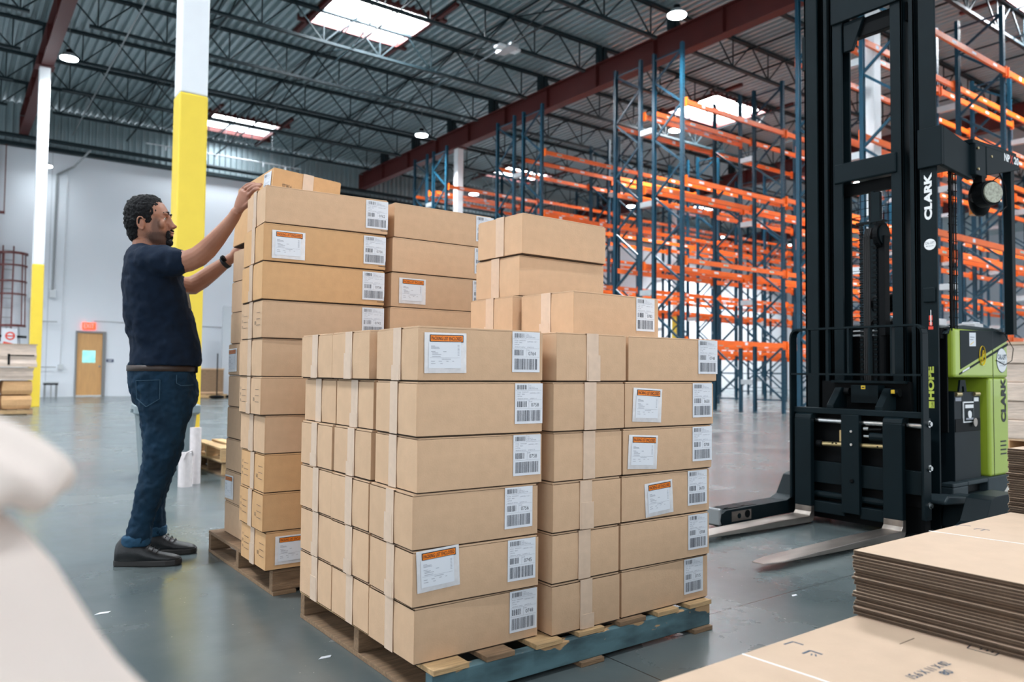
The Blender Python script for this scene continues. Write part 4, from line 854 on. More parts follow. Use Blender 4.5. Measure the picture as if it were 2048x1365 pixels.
# battery
b = FB(); b.box((4.98, YS+.03, .28), (5.335, 3.0, .845), 'batt'); b.box((4.985, YS+.026, .60), (5.33, YS+.03, .68), 'black')
bt = b.build('battery', ft, bevel=.006)
b = FB(); b.box((5.085, YS+.022, .655), (5.225, YS+.028, .785), 'white_ink').box((5.093, YS+.019, .663), (5.217, YS+.022, .777), 'mast').box((5.10, YS+.017, .745), (5.21, YS+.019, .767), 'white_ink').cyl((5.155, YS+.018, .705), (5.155, YS+.014, .705), .024, 'white_ink', 20).quad((5.105, YS+.0165, .673), XV, ZV, .10, .012, 'greyink').cyl((5.22, YS+.012, .655), (5.22, YS+.009, .655), .027, 'steel', 18)
b.box((4.985, YS+.024, .79), (5.06, YS+.028, .812), 'greyink').box((5.24, YS+.024, .785), (5.30, YS+.028, .81), 'white_ink'); b.build('battery_label', ft)
b = FB()
for x in (5.02, 5.27): b.cyl((x-.03, YS+.028, .832), (x+.04, YS+.028, .832), .014, 'gold', 10)
b.prism([(5.07, YS+.04, .845), (5.09, YS+.04, .92), (5.155, YS+.04, .92), (5.175, YS+.04, .845), (5.14, YS+.04, .845), (5.135, YS+.04, .88), (5.11, YS+.04, .88), (5.105, YS+.04, .845)], (0, .012, 0), 'mast'); b.build('battery_lug', ft)
# base casting with hand slot
b = FB()
b.box((4.86, YS-.01, .275), (5.06, YS+.06, .30), 'greyplastic'); b.box((4.86, YS-.01, .06), (5.06, YS+.06, .275), 'greyplastic'); b.box((5.06, YS-.01, .275), (5.34, YS+.06, .302), 'greyplastic')
b.box((5.06, YS+.04, .215), (5.34, YS+.06, .275), 'black'); b.box((5.06, YS-.01, .05), (5.34, YS+.06, .215), 'greyplastic')
b.prism([(5.34, YS-.01, .045), (5.34, YS-.01, .302), (5.69, YS-.01, .305), (5.69, YS-.01, .26), (5.56, YS-.01, .18), (5.53, YS-.01, .05)], (0, .9, 0), 'greyplastic'); b.box((4.95, YS+.06, .06), (5.34, 3.0, .28), 'black')
b.build('base_casting', ft, bevel=.006)
b = FB(); b.prism([(4.56, 2.05, .235), (4.60, 2.05, .262), (4.87, 2.05, .235), (4.885, 2.05, .20), (4.85, 2.05, .05), (4.80, 2.05, .05), (4.84, 2.05, .195), (4.56, 2.05, .215)], (0, .14, 0), 'greyplastic'); b.box((4.84, 2.04, .05), (4.95, 2.16, .24), 'greyplastic'); b.build('wheel_fender', ft, bevel=.008)
FB().cyl((5.5, 2.3, .125), (5.5, 2.5, .125), .125, 'rubber', 24).build('drive_wheel', ft)
# overhead guard
b = FB(); b.box((4.722, 2.118, 2.20), (4.748, 2.262, 2.44), 'mast'); b.prism([(4.745, 2.118, 2.20), (4.745, 2.118, 2.44), (5.08, 2.10, 2.37), (5.08, 2.10, 2.16)], (0, .03, 0), 'mast')
b.box((5.06, 2.07, 2.185), (5.22, 2.13, 2.385), 'mast'); b.prism([(5.20, 2.065, 2.20), (5.20, 2.065, 2.385), (5.70, 2.065, 2.40), (5.70, 2.065, 2.315)], (0, .05, 0), 'mast')
b.prism([(5.05, 2.08, 2.38), (5.70, 2.08, 2.40), (5.70, 3.05, 2.40), (5.05, 3.05, 2.38)], (0, 0, .03), 'mast'); b.build('overhead_guard', ft, bevel=.006)
FB().box((5.60, 2.08, 1.22), (5.655, 2.13, 2.34), 'mast').box((5.655, 2.09, 1.22), (5.665, 2.12, 2.34), 'galv').build('guard_post', ft, bevel=.003)
FB().box((5.60, 3.0, 1.22), (5.655, 3.05, 2.38), 'mast').build('guard_post', ft, bevel=.003)
b = FB(); b.text('NP', (5.46, 2.0640, 2.338), XV, ZV, .085, .05, 'white_ink', .04).text('20', (5.61, 2.0640, 2.340), XV, ZV, .075, .05, 'white_ink', .04).text('X', (5.55, 2.0640, 2.336), XV, ZV, .045, .055, 'red_ink'); b.build('model_lettering', ft)
b = FB()
for x, z in ((5.08, 2.35), (5.08, 2.22), (5.27, 2.33)): b.cyl((x, 2.068, z), (x, 2.060, z), .008, 'gold', 8)
b.build('guard_screw', ft)
lt = FB(); lt.cyl((5.155, 2.02, 2.075), (5.185, 2.09, 2.075), .078, 'black', 28); lt.cyl((5.185, 2.09, 2.075), (5.21, 2.15, 2.075), .06, 'black', 20, .03); lt.box((5.14, 2.07, 2.15), (5.19, 2.11, 2.19), 'black'); wl_ = lt.build('work_light', ft)
b = FB(); b.cyl((5.149, 2.008, 2.075), (5.155, 2.02, 2.075), .064, 'lens', 28); b.build('lens', wl_)
b = FB(); b.ball((5.33, 2.16, 2.09), (.10, .06, .12), 'black', 16); b.build('fan_housing', ft, smooth=True)
b = FB(); b.cyl((5.50, 2.25, 2.02), (5.50, 2.25, 2.12), .045, mat('amber_beacon', (.85, .25, .02), .3), 16).cyl((5.5, 2.25, 2.12), (5.5, 2.25, 2.33), .02, 'black', 8); b.build('amber_beacon', ft)
b = FB(); b.tube([(5.40, 2.12, 2.20), (5.48, 2.10, 2.25), (5.56, 2.10, 2.20), (5.58, 2.10, 2.06), (5.53, 2.12, 2.02)], .004, 'black', 5).tube([(5.42, 2.13, 2.28), (5.50, 2.12, 2.30), (5.60, 2.10, 2.16)], .004, 'black', 5); b.build('light_cable', ft)
b = FB(); b.cyl((5.05, 2.75, 1.26), (5.0, 2.6, 1.42), .02, 'black', 10).cyl((5.0, 2.5, 1.42), (5.0, 2.68, 1.42), .06, 'black', 20).ball((5.2, 2.6, 1.30), (.08, .1, .05), 'black', 12).box((5.0, 2.45, 1.22), (5.4, 2.9, 1.28), 'black'); b.build('controls', ft)
# ------------------------------------------------------------------ things standing behind the man
t = thing('waste_bin', (1.60, 7.36, 0), radians(-6), 'grey square plastic bin with a thick rim behind the man', 'bin')
def sq(h, z, r=.05, n=4):
    out = []
    for cx, cy, a0 in ((1, 1, 0), (-1, 1, pi/2), (-1, -1, pi), (1, -1, 3*pi/2)):
        for i in range(n): a = a0+pi/2*i/(n-1); out.append((cx*(h-r)+r*cos(a), cy*(h-r)+r*sin(a), z))
    return out
MB().loft([sq(.19, 0), sq(.235, .56), sq(.215, .56), sq(.17, .03)], 'bin').build('bin_body', t, smooth=False)
MB().loft([sq(.245, .54), sq(.262, .56), sq(.262, .62), sq(.25, .63), sq(.225, .63), sq(.22, .55)], 'bin', caps=False).build('bin_rim', t)
MB().box((-.28, -.05, .56), (-.24, .05, .59), 'bin').box((.24, -.05, .56), (.28, .05, .59), 'bin').build('bin_handle', t)
t = thing('film_roll', (1.585, 6.55, 0), 0, 'short upright roll of pale stretch film on the floor beside the grey bin', 'film roll', 'rolls of stretch film')
MB().cyl((0, 0, 0), (0, 0, .27), .055, 'film', 24).build('film', t, smooth=False); b = MB().tube([(-.03, -.055, .22), (-.01, -.062, .275), (.035, -.05, .29), (.05, -.03, .25)], .007, 'film', 8); b.build('film_tail', t)
t = thing('film_roll', (1.69, 6.68, 0), 0, 'taller pale roll of stretch film standing behind the short one', 'film roll', 'rolls of stretch film')
MB().cyl((0, 0, 0), (0, 0, .46), .045, 'film', 24).cyl((0, 0, .46), (0, 0, .462), .02, 'kraft', 16).build('film', t)
pallet('p5', (1.99, 6.95, 0), 1.2, .95, ['wood2', 'wood2'], 'lower worn pallet with a red block end, partly hidden by the tall load', H=.125, seed=21)
pallet('p6', (1.97, 6.93, .127), 1.2, .98, ['wood', 'wood'], 'upper empty wooden pallet stacked on another behind the tall load', H=.125, seed=22)
# far left wrapped goods
t = pallet('p7', (.30, 18.15, 0), 1.16, 1.1, ['wood2', 'wood2'], 'pallet under the wrapped goods at the left edge', H=.11, seed=31)
def fat_box(loc, L, W, H, lab, m='kraft2', gap=True):
    t = thing('bulk_carton', loc, 0, lab, 'cardboard box', 'bulky cartons at the left edge'); b = MB()
    rng = random.Random(int(loc[0]*100+loc[2]*10)); n = 6
    def ring(z, s): return [(L/2+(x-L/2)*s+rng.uniform(-.01, .01), W/2+(y-W/2)*s+rng.uniform(-.01, .01), z) for x, y in ((0, 0), (L*.5, -.03), (L, 0), (L+.03, W*.5), (L, W), (L*.5, W+.03), (0, W), (-.03, W*.5))]
    b.loft([ring(0, .95), ring(H*.3, 1.02), ring(H*.7, 1.03), ring(H, .97)], m); b.build('carton', t, bevel=.01); return t
for k, z in enumerate((.11, .40)):
    fat_box((.36, 18.2, z), .42, .95, .27, f'{"lower" if k == 0 else "upper"} left bulging carton under the wrapped block'); fat_box((.93, 18.2, z), .50, .95, .27, f'{"lower" if k == 0 else "upper"} right bulging carton beside the slender yellow column')
t = thing('wrapped_bundle', (.30, 18.15, .69), 0, 'stretch-wrapped block of flattened cartons on top of the bulging cartons at far left', 'wrapped goods')
b = MB(); rng = random.Random(4)
for (z0, z1, s) in ((0, .25, .0), (.26, .70, .04)):
    n = 7; rings = []
    for i in range(n):
        z = z0+(z1-z0)*i/(n-1); e = s+rng.uniform(-.015, .02); rings.append([(-e, -e, z), (.6, -e-.01, z), (1.15+e, -e, z), (1.17+e, .5, z), (1.15+e, 1.0, z), (.6, 1.01, z), (-e, 1.0, z), (-e-.01, .5, z)])
    b.loft(rings, 'wrap')
b.build('wrapped_block', t); MB().box((-.03, -.05, .70), (1.20, 1.03, .72), 'kraft_pale').build('top_sheet', t)
MB().box((.70, -.062, .30), (.74, -.05, .52), 'black').box((.70, -.062, .48), (1.15, -.05, .50), 'black').build('strap', t)
# pallet of goods by the wall behind the man
pallet('p8', (6.35, 25.85, 0), 1.15, .8, ['wood', 'wood2'], 'pallet under the brown goods near the back wall behind the man', H=.13, seed=41)
t = thing('bulk_goods', (6.38, 25.9, .13), 0, 'brown shrink-wrapped goods block on a pallet near the back wall', 'wrapped goods')
MB().box((0, 0, 0), (1.0, .7, .80), 'wood2').box((.0, -.01, .03), (1.0, 0, .08), 'kraft').build('goods', t, bevel=.02); MB().box((-.02, -.02, .80), (1.02, .72, .84), 'kraft').build('lid', t); MB().box((-.02, -.03, .42), (.22, -.02, .70), 'white').build('document', t)
t = thing('stanchion', (7.05, 25.45, 0), 0, 'thin dark stanchion pole on a black base beside the brown goods', 'stanchion'); MB().cyl((0, 0, .05), (0, 0, 1.45), .02, 'black').build('pole', t); MB().ball((0, 0, .06), (.25, .22, .06), 'black', 12).build('base', t)
t = thing('stanchion', (7.60, 25.6, 0), 0, 'paler stanchion pole with an orange strap, right of the thin dark pole', 'stanchion'); MB().cyl((0, 0, .05), (0, 0, 1.2), .018, 'dgalv').build('pole', t); MB().ball((0, 0, .06), (.25, .22, .06), 'black', 12).build('base', t); MB().box((0, -.01, .46), (.5, .01, .53), 'orange_lab').build('strap', t)
# wrapped pallet at right, beyond the truck
pallet('p9', (9.15, 2.9, 0), 1.3, 1.15, ['kraft2', 'kraft2'], 'lower of two pallets under the wrapped cartons behind the lift truck', H=.14, seed=51, front='kraft2')
pallet('p10', (9.15, 2.9, .142), 1.3, 1.15, ['kraft', 'kraft2'], 'upper of two pallets under the wrapped cartons behind the lift truck', H=.14, seed=52, front='kraft')
t = thing('wrapped_bundle', (9.15, 2.88, .285), 0, 'tall stretch-wrapped cardboard load at the right edge behind the green truck body', 'wrapped goods')
b = MB()
for i in range(5): b.box((.02*(i % 2), .02*((i+1) % 2), i*.20), (1.3-.02*(i % 2), 1.15, i*.20+.196), 'wrap')
b.build('wrapped_block', t, bevel=.01); MB().box((-.01, 0, 1.0), (1.3, 1.16, 1.03), 'kraft_pale').build('top_sheet', t)
# scraps on the floor
for x, y, s, lab in ((1.035, 2.42, .025, 'torn white paper scrap on the floor left of the near pallet'), (.52, 3.34, .03, 'pale flattened scrap on the floor in front of the man'), (1.29, 2.80, .012, 'tiny white scrap beside the near pallet'), (2.95, 1.95, .02, 'small white scrap on the floor before the forks'), (.42, 3.42, .02, 'pale scrap of film left of the other floor scraps')):
    r_ = random.Random(int(x*100)); b = MB(); b.prism([(-s, -s*.3, 0), (s*.6, -s*.4, 0), (s, s*.2, 0), (-s*.3, s*.35, 0)], (0, 0, .0012), 'white'); tag(b.build('paper_scrap', loc=(x, y, .0008)), lab, 'paper scrap')
# pale packing paper right beside the camera, at lower left
t = thing('packing_carton', (-.20, .42, 0), radians(-14), 'carton standing close to the camera, below the heap of pale paper at lower left', 'cardboard box')
MB().box((-.22, -.20, 0), (.20, .20, .56), 'kraft_pale').build('carton', t, bevel=.003)
def paper_heap():
    b = MB(); NX, NY = 44, 44
    O = Vector((-.03, .50, 0)); rt = Vector((.745, -.55, 0)).normalized(); dp = Vector((.55, .745, 0)).normalized()
    g = []
    for j in range(NY+1):
        for i in range(NX+1):
            u_ = (i/NX-.5)*.56; v_ = (j/NY-.5)*.34
            # ridge profile: high at left, falling to the right
            T_ = [(-.3, .90), (0, .872), (.025, .862), (.048, .842), (.083, .795), (.122, .757), (.2, .69), (.3, .60)]; h = .6
            for (xa, ha), (xb, hb) in zip(T_, T_[1:]):
                if xa <= u_ <= xb: h = ha+(hb-ha)*(u_-xa)/(xb-xa)
            h -= 3.2*max(0, abs(v_)-.05)**2*6; h = max(h, .57)
            h += .006*noise.noise(Vector((u_*14, v_*14, 0)))
            p = O+rt*u_+dp*v_; g.append((p.x, p.y, h))
    b.add(g, [(j*(NX+1)+i, j*(NX+1)+i+1, (j+1)*(NX+1)+i+1, (j+1)*(NX+1)+i) for j in range(NY) for i in range(NX)], 'paper')
    o = b.build('packing_paper', smooth=True); s = o.modifiers.new('thickness', 'SOLIDIFY'); s.thickness = .001
    return o
tag(paper_heap(), 'blurred heap of pale packing paper in the lower left foreground', 'packing paper')
def paper_curl():
    b = MB(); N, Kk = 26, 14
    O = Vector((0, .545, 0)); rt = Vector((.804, -.594, 0)); dp = Vector((.594, .804, 0)); g = []
    path = [(-.16, .95), (-.08, .935), (0, .913), (.025, .903), (.043, .893), (.055, .885), (.061, .877), (.060, .868), (.055, .863), (.050, .865), (.044, .871), (.036, .879), (.024, .888), (.0, .899), (-.05, .915)]
    n = len(path)
    for k in range(Kk+1):
        d = (k/Kk-.5)*.07
        for i, (x, z) in enumerate(path):
            s = 1-.12*abs(k/Kk-.5); p = O+rt*(x*s+.02*d)+dp*(d+.0); g.append((p.x, p.y, z+.004*sin(k*.6)))
    b.add(g, [(k*n+i, k*n+i+1, (k+1)*n+i+1, (k+1)*n+i) for k in range(Kk) for i in range(n-1)], 'paper')
    o = b.build('packing_paper', smooth=True); o.modifiers.new('smooth', 'SUBSURF').levels = 1; s = o.modifiers.new('thickness', 'SOLIDIFY'); s.thickness = .0035
    return o
tag(paper_curl(), 'curled pale strip of packing paper pointing right above the blurred heap', 'packing paper')
# ------------------------------------------------------------------ the man (local x = facing forward, y = away from camera, z up)
man = thing('person', (.81, 4.13, 0), radians(-11.1), 'man in navy t-shirt and dark jeans reaching up to the top of the tall load', 'person')
def ell(c, rx, ry, n=20, rot=0., ex=2.0, tilt=None):
    out = []
    for i in range(n):
        t = 2*pi*i/n; cx, sy = cos(t), sin(t)
        px = (abs(cx)**(2/ex))*(1 if cx >= 0 else -1)*rx; py = (abs(sy)**(2/ex))*(1 if sy >= 0 else -1)*ry
        v = Vector((px, py, 0))
        if rot: v = Matrix.Rotation(rot, 3, 'Z')@v
        if tilt is not None: v = tilt@v
        out.append(Vector(c)+v)
    return out
def limb(b, pts, m, n=16):       # pts: (x,y,z,r[,ry]) ; rings perpendicular to the path
    P = [Vector(p[:3]) for p in pts]; rings = []
    for i, p in enumerate(pts):
        d = (P[min(i+1, len(P)-1)]-P[max(i-1, 0)]).normalized(); q = ZV.rotation_difference(d).to_matrix()
        ry = p[4] if len(p) > 4 else p[3]; rings.append([P[i]+q@Vector((p[3]*cos(2*pi*k/n), ry*sin(2*pi*k/n), 0)) for k in range(n)])
    b.loft(rings, m); b.ball(P[0], pts[0][3]*.98, m, 12); b.ball(P[-1], pts[-1][3]*.98, m, 12)
def voxel(o, size, smooth=2, fac=.5):
    r = o.modifiers.new('union', 'REMESH'); r.mode = 'VOXEL'; r.voxel_size = size; r.use_smooth_shade = True
    if smooth: s = o.modifiers.new('smooth', 'SMOOTH'); s.iterations = smooth; s.factor = fac
    return o
def wrinkle(o, strength, size, name, kind='CLOUDS', depth=2):
    tx = bpy.data.textures.new(name, kind); tx.noise_scale = size
    if kind == 'CLOUDS': tx.noise_depth = depth
    d = o.modifiers.new('folds', 'DISPLACE'); d.texture = tx; d.strength = strength; d.mid_level = .5; d.texture_coords = 'LOCAL'; return o
HR = Matrix.Rotation(radians(-16), 3, 'Z')
HC = Vector((-.008, 0, 0))
def hp(x, y, z): v = HR@Vector((x, y, 0)); return Vector((HC.x+v.x, HC.y+v.y, z))
body = MB()
# head
HRINGS = [(1.792, .018, -.045, .030), (1.782, .045, -.072, .052), (1.765, .064, -.092, .066), (1.742, .078, -.104, .074), (1.720, .087, -.109, .077), (1.704, .0905, -.110, .078), (1.690, .082, -.109, .077), (1.675, .082, -.106, .075), (1.655, .086, -.100, .073), (1.635, .090, -.090, .070), (1.615, .093, -.078, .066), (1.598, .092, -.068, .061), (1.580, .095, -.058, .054), (1.565, .093, -.050, .044), (1.553, .080, -.045, .034)]
rg = []
for z, xf, xb, hw in HRINGS:
    cx = (xf+xb)/2; rx = (xf-xb)/2; ring = []
    for i in range(28):
        t = 2*pi*i/28; c, s = cos(t), sin(t); wv = hw*(1-.16*max(0, c)**2)
        ring.append(hp(cx+rx*c, wv*s, z))
    rg.append(ring)
body.loft(rg, 'skin')
def hb(x, y, z, r, R=None): body.ball(hp(x, y, z), r, 'skin', 14, (HR@R) if R else HR)
# nose, brow, cheeks, lips, chin
body.loft([[hp(x-.030, -w_*1.25, z), hp(x, -w_*.35, z), hp(x, w_*.35, z), hp(x-.030, w_*1.25, z)] for x, z, w_ in ((.090, 1.712, .011), (.0985, 1.697, .011), (.106, 1.680, .011), (.117, 1.665, .013), (.124, 1.656, .014), (.121, 1.646, .013), (.104, 1.641, .011))], 'skin')
hb(.118, 0, 1.655, (.010, .010, .009)); hb(.104, .013, 1.649, (.012, .008, .008)); hb(.104, -.013, 1.649, (.012, .008, .008))
for s in (-1, 1): hb(.081, s*.030, 1.711, (.012, .026, .0075)); hb(.066, s*.044, 1.658, (.018, .020, .024)); hb(.0665, s*.032, 1.6935, (.0175, .0185, .0090)); hb(.0655, s*.032, 1.6790, (.0170, .0185, .0060))
hb(.102, 0, 1.622, (.011, .024, .0065)); hb(.099, 0, 1.610, (.011, .021, .006)); hb(.090, 0, 1.572, (.016, .024, .017)); hb(.097, 0, 1.632, (.008, .02, .010))
# ears
for s in (-1, 1):
    tiltE = Matrix.Rotation(radians(-12), 3, 'Y')
    cxe, cze = -.016, 1.652
    def ep(a, rx, rz, off): v = tiltE@Vector((rx*cos(a), 0, rz*sin(a))); return hp(cxe+v.x, s*(.078+off), cze+v.z)
    body.tube([ep(a, .017, .031, .012) for a in [pi*(.15+i*.105) for i in range(15)]], .0042, 'skin', 8)
    hb(cxe+.002, s*.078, cze-.004, (.013, .010, .026)); hb(cxe+.003, s*.084, cze-.029, (.009, .006, .010))
# neck and hidden core of the trunk and legs
limb(body, [(-.030, 0, 1.62, .056, .056), (-.030, 0, 1.575, .055, .056), (-.028, 0, 1.54, .058, .060), (-.02, 0, 1.49, .07, .085)], 'skin')
body.loft([ell((-.01, 0, 1.50), .06, .09), ell((.0, 0, 1.45), .10, .145), ell((.01, 0, 1.38), .12, .155), ell((.03, 0, 1.25), .13, .155), ell((.06, 0, 1.10), .14, .155), ell((.065, 0, .95), .13, .155), ell((.075, 0, .82), .12, .15)], 'skin')
limb(body, [(.085, -.085, .82, .09), (.078, -.085, .60, .075), (.05, -.085, .44, .055), (.005, -.08, .25, .045), (-.035, -.075, .09, .034), (.02, -.10, .05, .03)], 'skin', 12)
limb(body, [(.085, .085, .82, .09), (.075, .10, .60, .07), (.055, .12, .42, .055), (.045, .14, .23, .042), (.045, .15, .09, .034), (.10, .13, .05, .03)], 'skin', 12)
# right arm, raised towards the carton
limb(body, [(.010, -.150, 1.448, .050), (.055, -.195, 1.446, .055, .055), (.115, -.235, 1.450, .056, .053), (.165, -.265, 1.458, .052, .050), (.205, -.29, 1.478, .050, .049), (.240, -.31, 1.512, .047, .047), (.275, -.34, 1.556, .042, .043), (.315, -.375, 1.610, .034, .035), (.345, -.405, 1.655, .028, .030), (.358, -.42, 1.682, .026, .030)], 'skin')
# left arm
limb(body, [(.02, .150, 1.45, .050), (.085, .19, 1.405, .054), (.15, .205, 1.384, .050), (.205, .205, 1.388, .050), (.25, .19, 1.420, .047), (.30, .16, 1.462, .042), (.345, .13, 1.500, .034), (.372, .11, 1.522, .028), (.388, .105, 1.537, .027)], 'skin')
# right hand: palm on the carton side, fingers reaching along its top edge
def finger(pts, r0, r1):
    n = len(pts); limb(body, [(*p, r0+(r1-r0)*i/(n-1)) for i, p in enumerate(pts)], 'skin', 10)
def slab(a, b_, across, th):     # palm between wrist a and knuckle line b_
    a, b_, across = Vector(a), Vector(b_), Vector(across).normalized(); d = (b_-a).normalized(); nn = across.cross(d).normalized(); rings = []
    for k, (w_, t_) in enumerate(((.026, .018), (.033, .019), (.040, .017), (.042, .0145), (.041, .012))):
        c = a+(b_-a)*(k/4); rings.append([c+across*(w_*cos(q))+nn*(t_*sin(q)) for q in [2*pi*i/16 for i in range(16)]])
    body.loft(rings, 'skin')
wr, kn = Vector((.362, -.425, 1.682)), Vector((.393, -.462, 1.772)); acr = Vector((.55, -.80, -.42)).normalized()
slab(wr, kn, acr, .02)
for p, q in (((.381, -.432, 1.792), (.427, -.482, 1.812)), ((.391, -.452, 1.788), (.452, -.530, 1.799)), ((.401, -.474, 1.774), (.446, -.542, 1.788)), ((.409, -.494, 1.757), (.437, -.552, 1.771))):
    p, q = Vector(p), Vector(q); d = q-p; up = Vector((0, 0, 1)); root = kn+(p-kn)*.55-Vector((0, 0, .012))
    finger([root, p, p+d*.40+up*.008, p+d*.72+up*.006, q], .0105, .0078)
th0 = wr+(kn-wr)*.25+acr*.022; finger([th0, th0+Vector((.018, -.028, .012)), th0+Vector((.028, -.050, .024)), th0+Vector((.034, -.066, .036))], .0125, .0088)
# left hand on the far end of the rear column
wl0, kl = Vector((.388, .105, 1.537)), Vector((.425, .085, 1.605)); acr2 = Vector((.30, -.55, .1)).normalized()
slab(wl0, kl, acr2, .02)
for i, (off, ln_) in enumerate(((.031, .070), (.010, .084), (-.011, .082), (-.031, .066))):
    base = kl+acr2*off; p1 = base+Vector((.35, -.1, .85)).normalized()*ln_*.45; p2 = p1+Vector((.5, -.15, .7)).normalized()*ln_*.33; p3 = p2+Vector((.7, -.2, .45)).normalized()*ln_*.27
    finger([base, p1, p2, p3], .0098, .0076)
th0 = wl0+(kl-wl0)*.3+acr2*.028; finger([th0, th0+Vector((.03, -.02, .01)), th0+Vector((.052, -.03, .028))], .0125, .009)
bo = voxel(body.build('body', man), .0037, 3, .5)
# eyes, brows
for s in (-1, 1):
    e = MB(); e.ball(hp(.0715, s*.032, 1.6870), (.0118,)*3, 'eye', 14); e.ball(hp(.0790, s*.0325, 1.6870), (.0050, .0060, .0060), 'iris', 12)
    e.build('eye', man, smooth=True)
    e = MB(); pts = [(.093-.010*abs(q-.35)-.020*max(0, q-.45), s*(.012+.038*q), 1.7125+.0065*sin(pi*min(1, q*1.1))) for q in [i/7 for i in range(8)]]
    for i, (p, q) in enumerate(zip(pts, pts[1:])): e.bar(hp(*p), hp(*q), .0065, 'hair', .0075)
    e.build('eyebrow', man)
    e = MB(); pts = [(.0845-.014*q, s*(.018+.028*q), 1.6945+.003*sin(pi*q)) for q in [i/5 for i in range(6)]]
    for p, q in zip(pts, pts[1:]): e.bar(hp(*p), hp(*q), .003, 'iris', .0024)
    e.build('eyelash', man)
lp = MB(); lp.ball(hp(.1065, 0, 1.6215), (.0075, .019, .0032), tag_m := mat('lip_skin', (.42, .16, .13), .45), 12, HR); lp.ball(hp(.1035, 0, 1.6105), (.0075, .017, .0042), tag_m, 12, HR); lp.build('lips', man, smooth=True)
h = MB()
def hl(x, y, z, r): h.ball(hp(x, y, z), r, 'hair', 20, HR)
hl(-.026, 0, 1.715, (.097, .0865, .093)); hl(-.050, 0, 1.672, (.070, .078, .080)); hl(-.056, 0, 1.625, (.049, .060, .062)); hl(-.006, 0, 1.765, (.062, .066, .044))
for s in (-1, 1): hl(.010, s*.066, 1.685, (.014, .0145, .036))
ho = voxel(h.build('hair', man), .004, 3); wrinkle(ho, .016, .012, 'curls', depth=3)
bd = MB(); bd.ball(hp(.1045, 0, 1.6325), (.008, .027, .0062), 'hair', 14, HR)
bd.ball(hp(.092, 0, 1.573), (.019, .028, .020), 'hair', 16, HR)
for s in (-1, 1): bd.ball(hp(.094, s*.026, 1.606), (.011, .007, .026), 'hair', 12, HR)
bo2 = voxel(bd.build('beard', man), .003, 2); wrinkle(bo2, .004, .006, 'beard_curls', depth=2)
# t-shirt
sh = MB(); SR = [(1.552, -.028, .062, .068), (1.537, -.018, .078, .095), (1.515, -.012, .098, .145), (1.49, -.008, .112, .185), (1.451, .003, .124, .203), (1.414, .008, .134, .205), (1.365, .015, .142, .200), (1.294, .027, .150, .192), (1.206, .044, .160, .186), (1.135, .064, .163, .186), (1.057, .083, .162, .188), (.993, .084, .164, .190), (.958, .080, .163, .188)]
sh.loft([ell((cx, 0, z), rx, ry, 36, ex=2.25) for z, cx, rx, ry in SR], 'shirt')
limb(sh, [(-.005, -.150, 1.462, .078), (.045, -.19, 1.452, .076, .074), (.085, -.222, 1.449, .072, .068), (.110, -.238, 1.449, .070, .066)], 'shirt', 20)
limb(sh, [(.01, .150, 1.462, .078), (.06, .185, 1.425, .074), (.105, .20, 1.398, .068), (.120, .203, 1.392, .066)], 'shirt', 20)
so = voxel(sh.build('t_shirt', man), .0075, 4); wrinkle(so, .020, .075, 'shirt_folds', depth=1); wrinkle(so, .008, .03, 'shirt_creases', depth=2)
tr = MB(); tr.add([Vector((.163, -.088, 1.325)), Vector((.177, -.04, 1.325)), Vector((.192, -.04, 1.245)), Vector((.177, -.092, 1.245))], [(0, 1, 2, 3)], mat('faded_shirt_print', (.13, .125, .12), .8)); tr.build('shirt_print', man)
# jeans
jn = MB(); JR = [(.978, .064, .148, .168), (.924, .064, .154, .178), (.895, .067, .156, .183), (.851, .074, .157, .184), (.812, .082, .153, .180), (.780, .086, .146, .176), (.75, .088, .128, .168)]
jn.loft([ell((cx, 0, z), rx, ry, 32, ex=2.3) for z, cx, rx, ry in JR], 'denim')
NL = [(.793, .087, .134), (.721, .088, .116), (.661, .084, .102), (.601, .081, .095), (.508, .073, .085), (.453, .060, .078), (.42, .049, .073), (.324, .022, .065), (.254, .005, .058), (.2, -.009, .055), (.152, -.020, .059), (.105, -.024, .060)]
jn.loft([ell((cx, -.085-(.0 if z > .5 else -.005), z), rx, min(rx*1.0, .098), 24) for z, cx, rx in NL], 'denim')
FL = [(.785, .087, .138), (.709, .090, .122), (.646, .080, .105), (.583, .078, .095), (.485, .072, .083), (.427, .062, .078), (.382, .054, .071), (.289, .045, .060), (.213, .044, .055), (.169, .050, .054), (.128, .052, .054), (.10, .052, .054)]
jn.loft([ell((cx, .085+.065*(1-(z-.1)/.7), z), rx, min(rx*1.0, .098), 24) for z, cx, rx in FL], 'denim')
jo = voxel(jn.build('jeans', man), .0075, 4); wrinkle(jo, .016, .05, 'denim_folds', depth=1); wrinkle(jo, .012, .022, 'denim_creases', depth=2)
for cx, cy, z, r_, nm in ((-.028, -.08, .124, .064, 'near'), (.052, .148, .122, .058, 'far')):
    c = MB(); c.loft([ell((cx+.004, cy, z-.032), r_*.93, r_*.86, 24), ell((cx, cy, z-.022), r_*1.03, r_*.95, 24), ell((cx, cy, z+.012), r_*1.06, r_*.98, 24), ell((cx+.002, cy, z+.024), r_*.97, r_*.9, 24)], 'denim_light')
    co = c.build('rolled_cuff', man, smooth=True); s_ = co.modifiers.new('sub', 'SUBSURF'); s_.levels = 2; s_.render_levels = 2; wrinkle(co, .010, .03, 'cuff_folds', depth=1)
bl = MB(); bl.loft([ell((.064, 0, z), .151+o_, .173+o_, 36, ex=2.3) for z, o_ in ((.930, .002), (.931, .008), (.958, .008), (.959, .002))], 'belt'); bl.build('belt', man, smooth=True)
bk = MB(); bk.box((.205, -.07, .924), (.227, -.02, .966), 'black'); bk.build('belt_buckle', man, bevel=.004)
M['stitch'] = mat('denim_stitching', (.02, .06, .10), .8)
pk = MB()
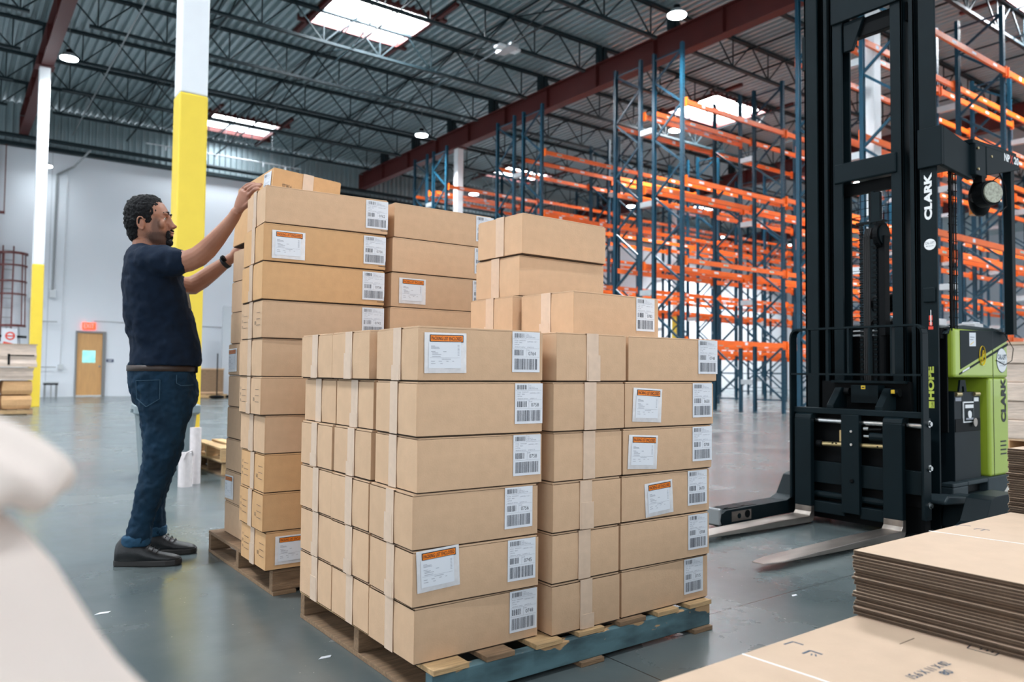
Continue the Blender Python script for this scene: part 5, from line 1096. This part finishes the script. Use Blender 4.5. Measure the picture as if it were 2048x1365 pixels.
def side(x, z, o_=.006):       # point on the outside of the right hip
    cx, rx, ry = .076, .155, .183; t = max(-1, min(1, (x-cx)/rx)); y = -ry*(1-abs(t)**2.3)**(1/2.3); n_ = Vector((t*.8, y/ry, 0)).normalized(); return Vector((x, y, z))+n_*o_
outl = [(-.045, .885), (.055, .89), (.055, .80), (.00, .762), (-.040, .80), (-.045, .885)]
for p, q in zip(outl, outl[1:]):
    for i in range(6): a_, b__ = i/6, (i+1)/6; pk.bar(side(p[0]+(q[0]-p[0])*a_, p[1]+(q[1]-p[1])*a_), side(p[0]+(q[0]-p[0])*b__, p[1]+(q[1]-p[1])*b__), .004, 'stitch', .003)
pk.build('back_pocket_stitching', man); pk = MB()
outl = [(.125, .915), (.125, .875), (.145, .862), (.20, .865)]
for p, q in zip(outl, outl[1:]):
    for i in range(4): a_, b__ = i/4, (i+1)/4; pk.bar(side(p[0]+(q[0]-p[0])*a_, p[1]+(q[1]-p[1])*a_), side(p[0]+(q[0]-p[0])*b__, p[1]+(q[1]-p[1])*b__), .004, 'stitch', .003)
pk.build('front_pocket_stitching', man)
# watch
w_ = MB(); c0, c1 = Vector((.352, .125, 1.506)), Vector((.368, .114, 1.519)); w_.cyl(c0, c1, .0345, 'rubber', 24).cyl(c0+(c1-c0)*.0+Vector((-.012, -.034, .016)), c0+Vector((.0, -.042, .026)), .018, 'black', 16); w_.build('wrist_watch', man, bevel=.003)
# shoes
def shoe(ox, oy, rot):
    R = Matrix.Translation((ox, oy, 0))@Matrix.Rotation(rot, 4, 'Z'); s = MB(); s.X = R
    L_ = [(0.0, .030, .030, .105), (.02, .040, .028, .132), (.06, .046, .028, .142), (.105, .046, .028, .128), (.15, .045, .028, .088), (.20, .048, .028, .060), (.25, .044, .028, .050), (.28, .032, .028, .042), (.293, .015, .028, .034)]
    rings = [[Vector((x, w*cos(a), zb if sin(a) < 0 else zb+(zt-zb)*sin(a)**.75)) if abs(sin(a)) > 1e-6 else Vector((x, w*cos(a), zb)) for a in [2*pi*i/20 for i in range(20)]] for x, w, zb, zt in L_]
    s.loft(rings, 'leather'); s.ball(R.inverted()@(R@Vector((.055, 0, .09))), (.05, .036, .022), 'leather', 14)
    o = s.build('shoe', man, smooth=True)
    q = MB(); q.X = R; outl_ = [(-.006, -.022), (.0, -.033), (.05, -.041), (.11, -.043), (.18, -.051), (.24, -.049), (.28, -.036), (.299, -.012), (.299, .012), (.28, .036), (.24, .049), (.18, .051), (.11, .043), (.05, .041), (.0, .033), (-.006, .022)]
    q.prism([(x, y, 0) for x, y in outl_], (0, 0, .03), 'sole'); q.build('sole', o, bevel=.006)
    q = MB(); q.X = R
    for i in range(5): x = .115+i*.019; z = .122-i*.0125; q.tube([(x, -.026, z-.012), (x+.004, 0, z+.003), (x, .026, z-.012)], .0025, 'rubber', 6)
    q.tube([(.10, 0, .10), (.085, -.02, .118), (.075, -.03, .10)], .0025, 'rubber', 6).tube([(.10, 0, .10), (.105, .022, .118), (.085, .035, .105)], .0025, 'rubber', 6); q.build('lace', o)
shoe(-.112, -.042, radians(-19)); shoe(-.032, .178, radians(-19))
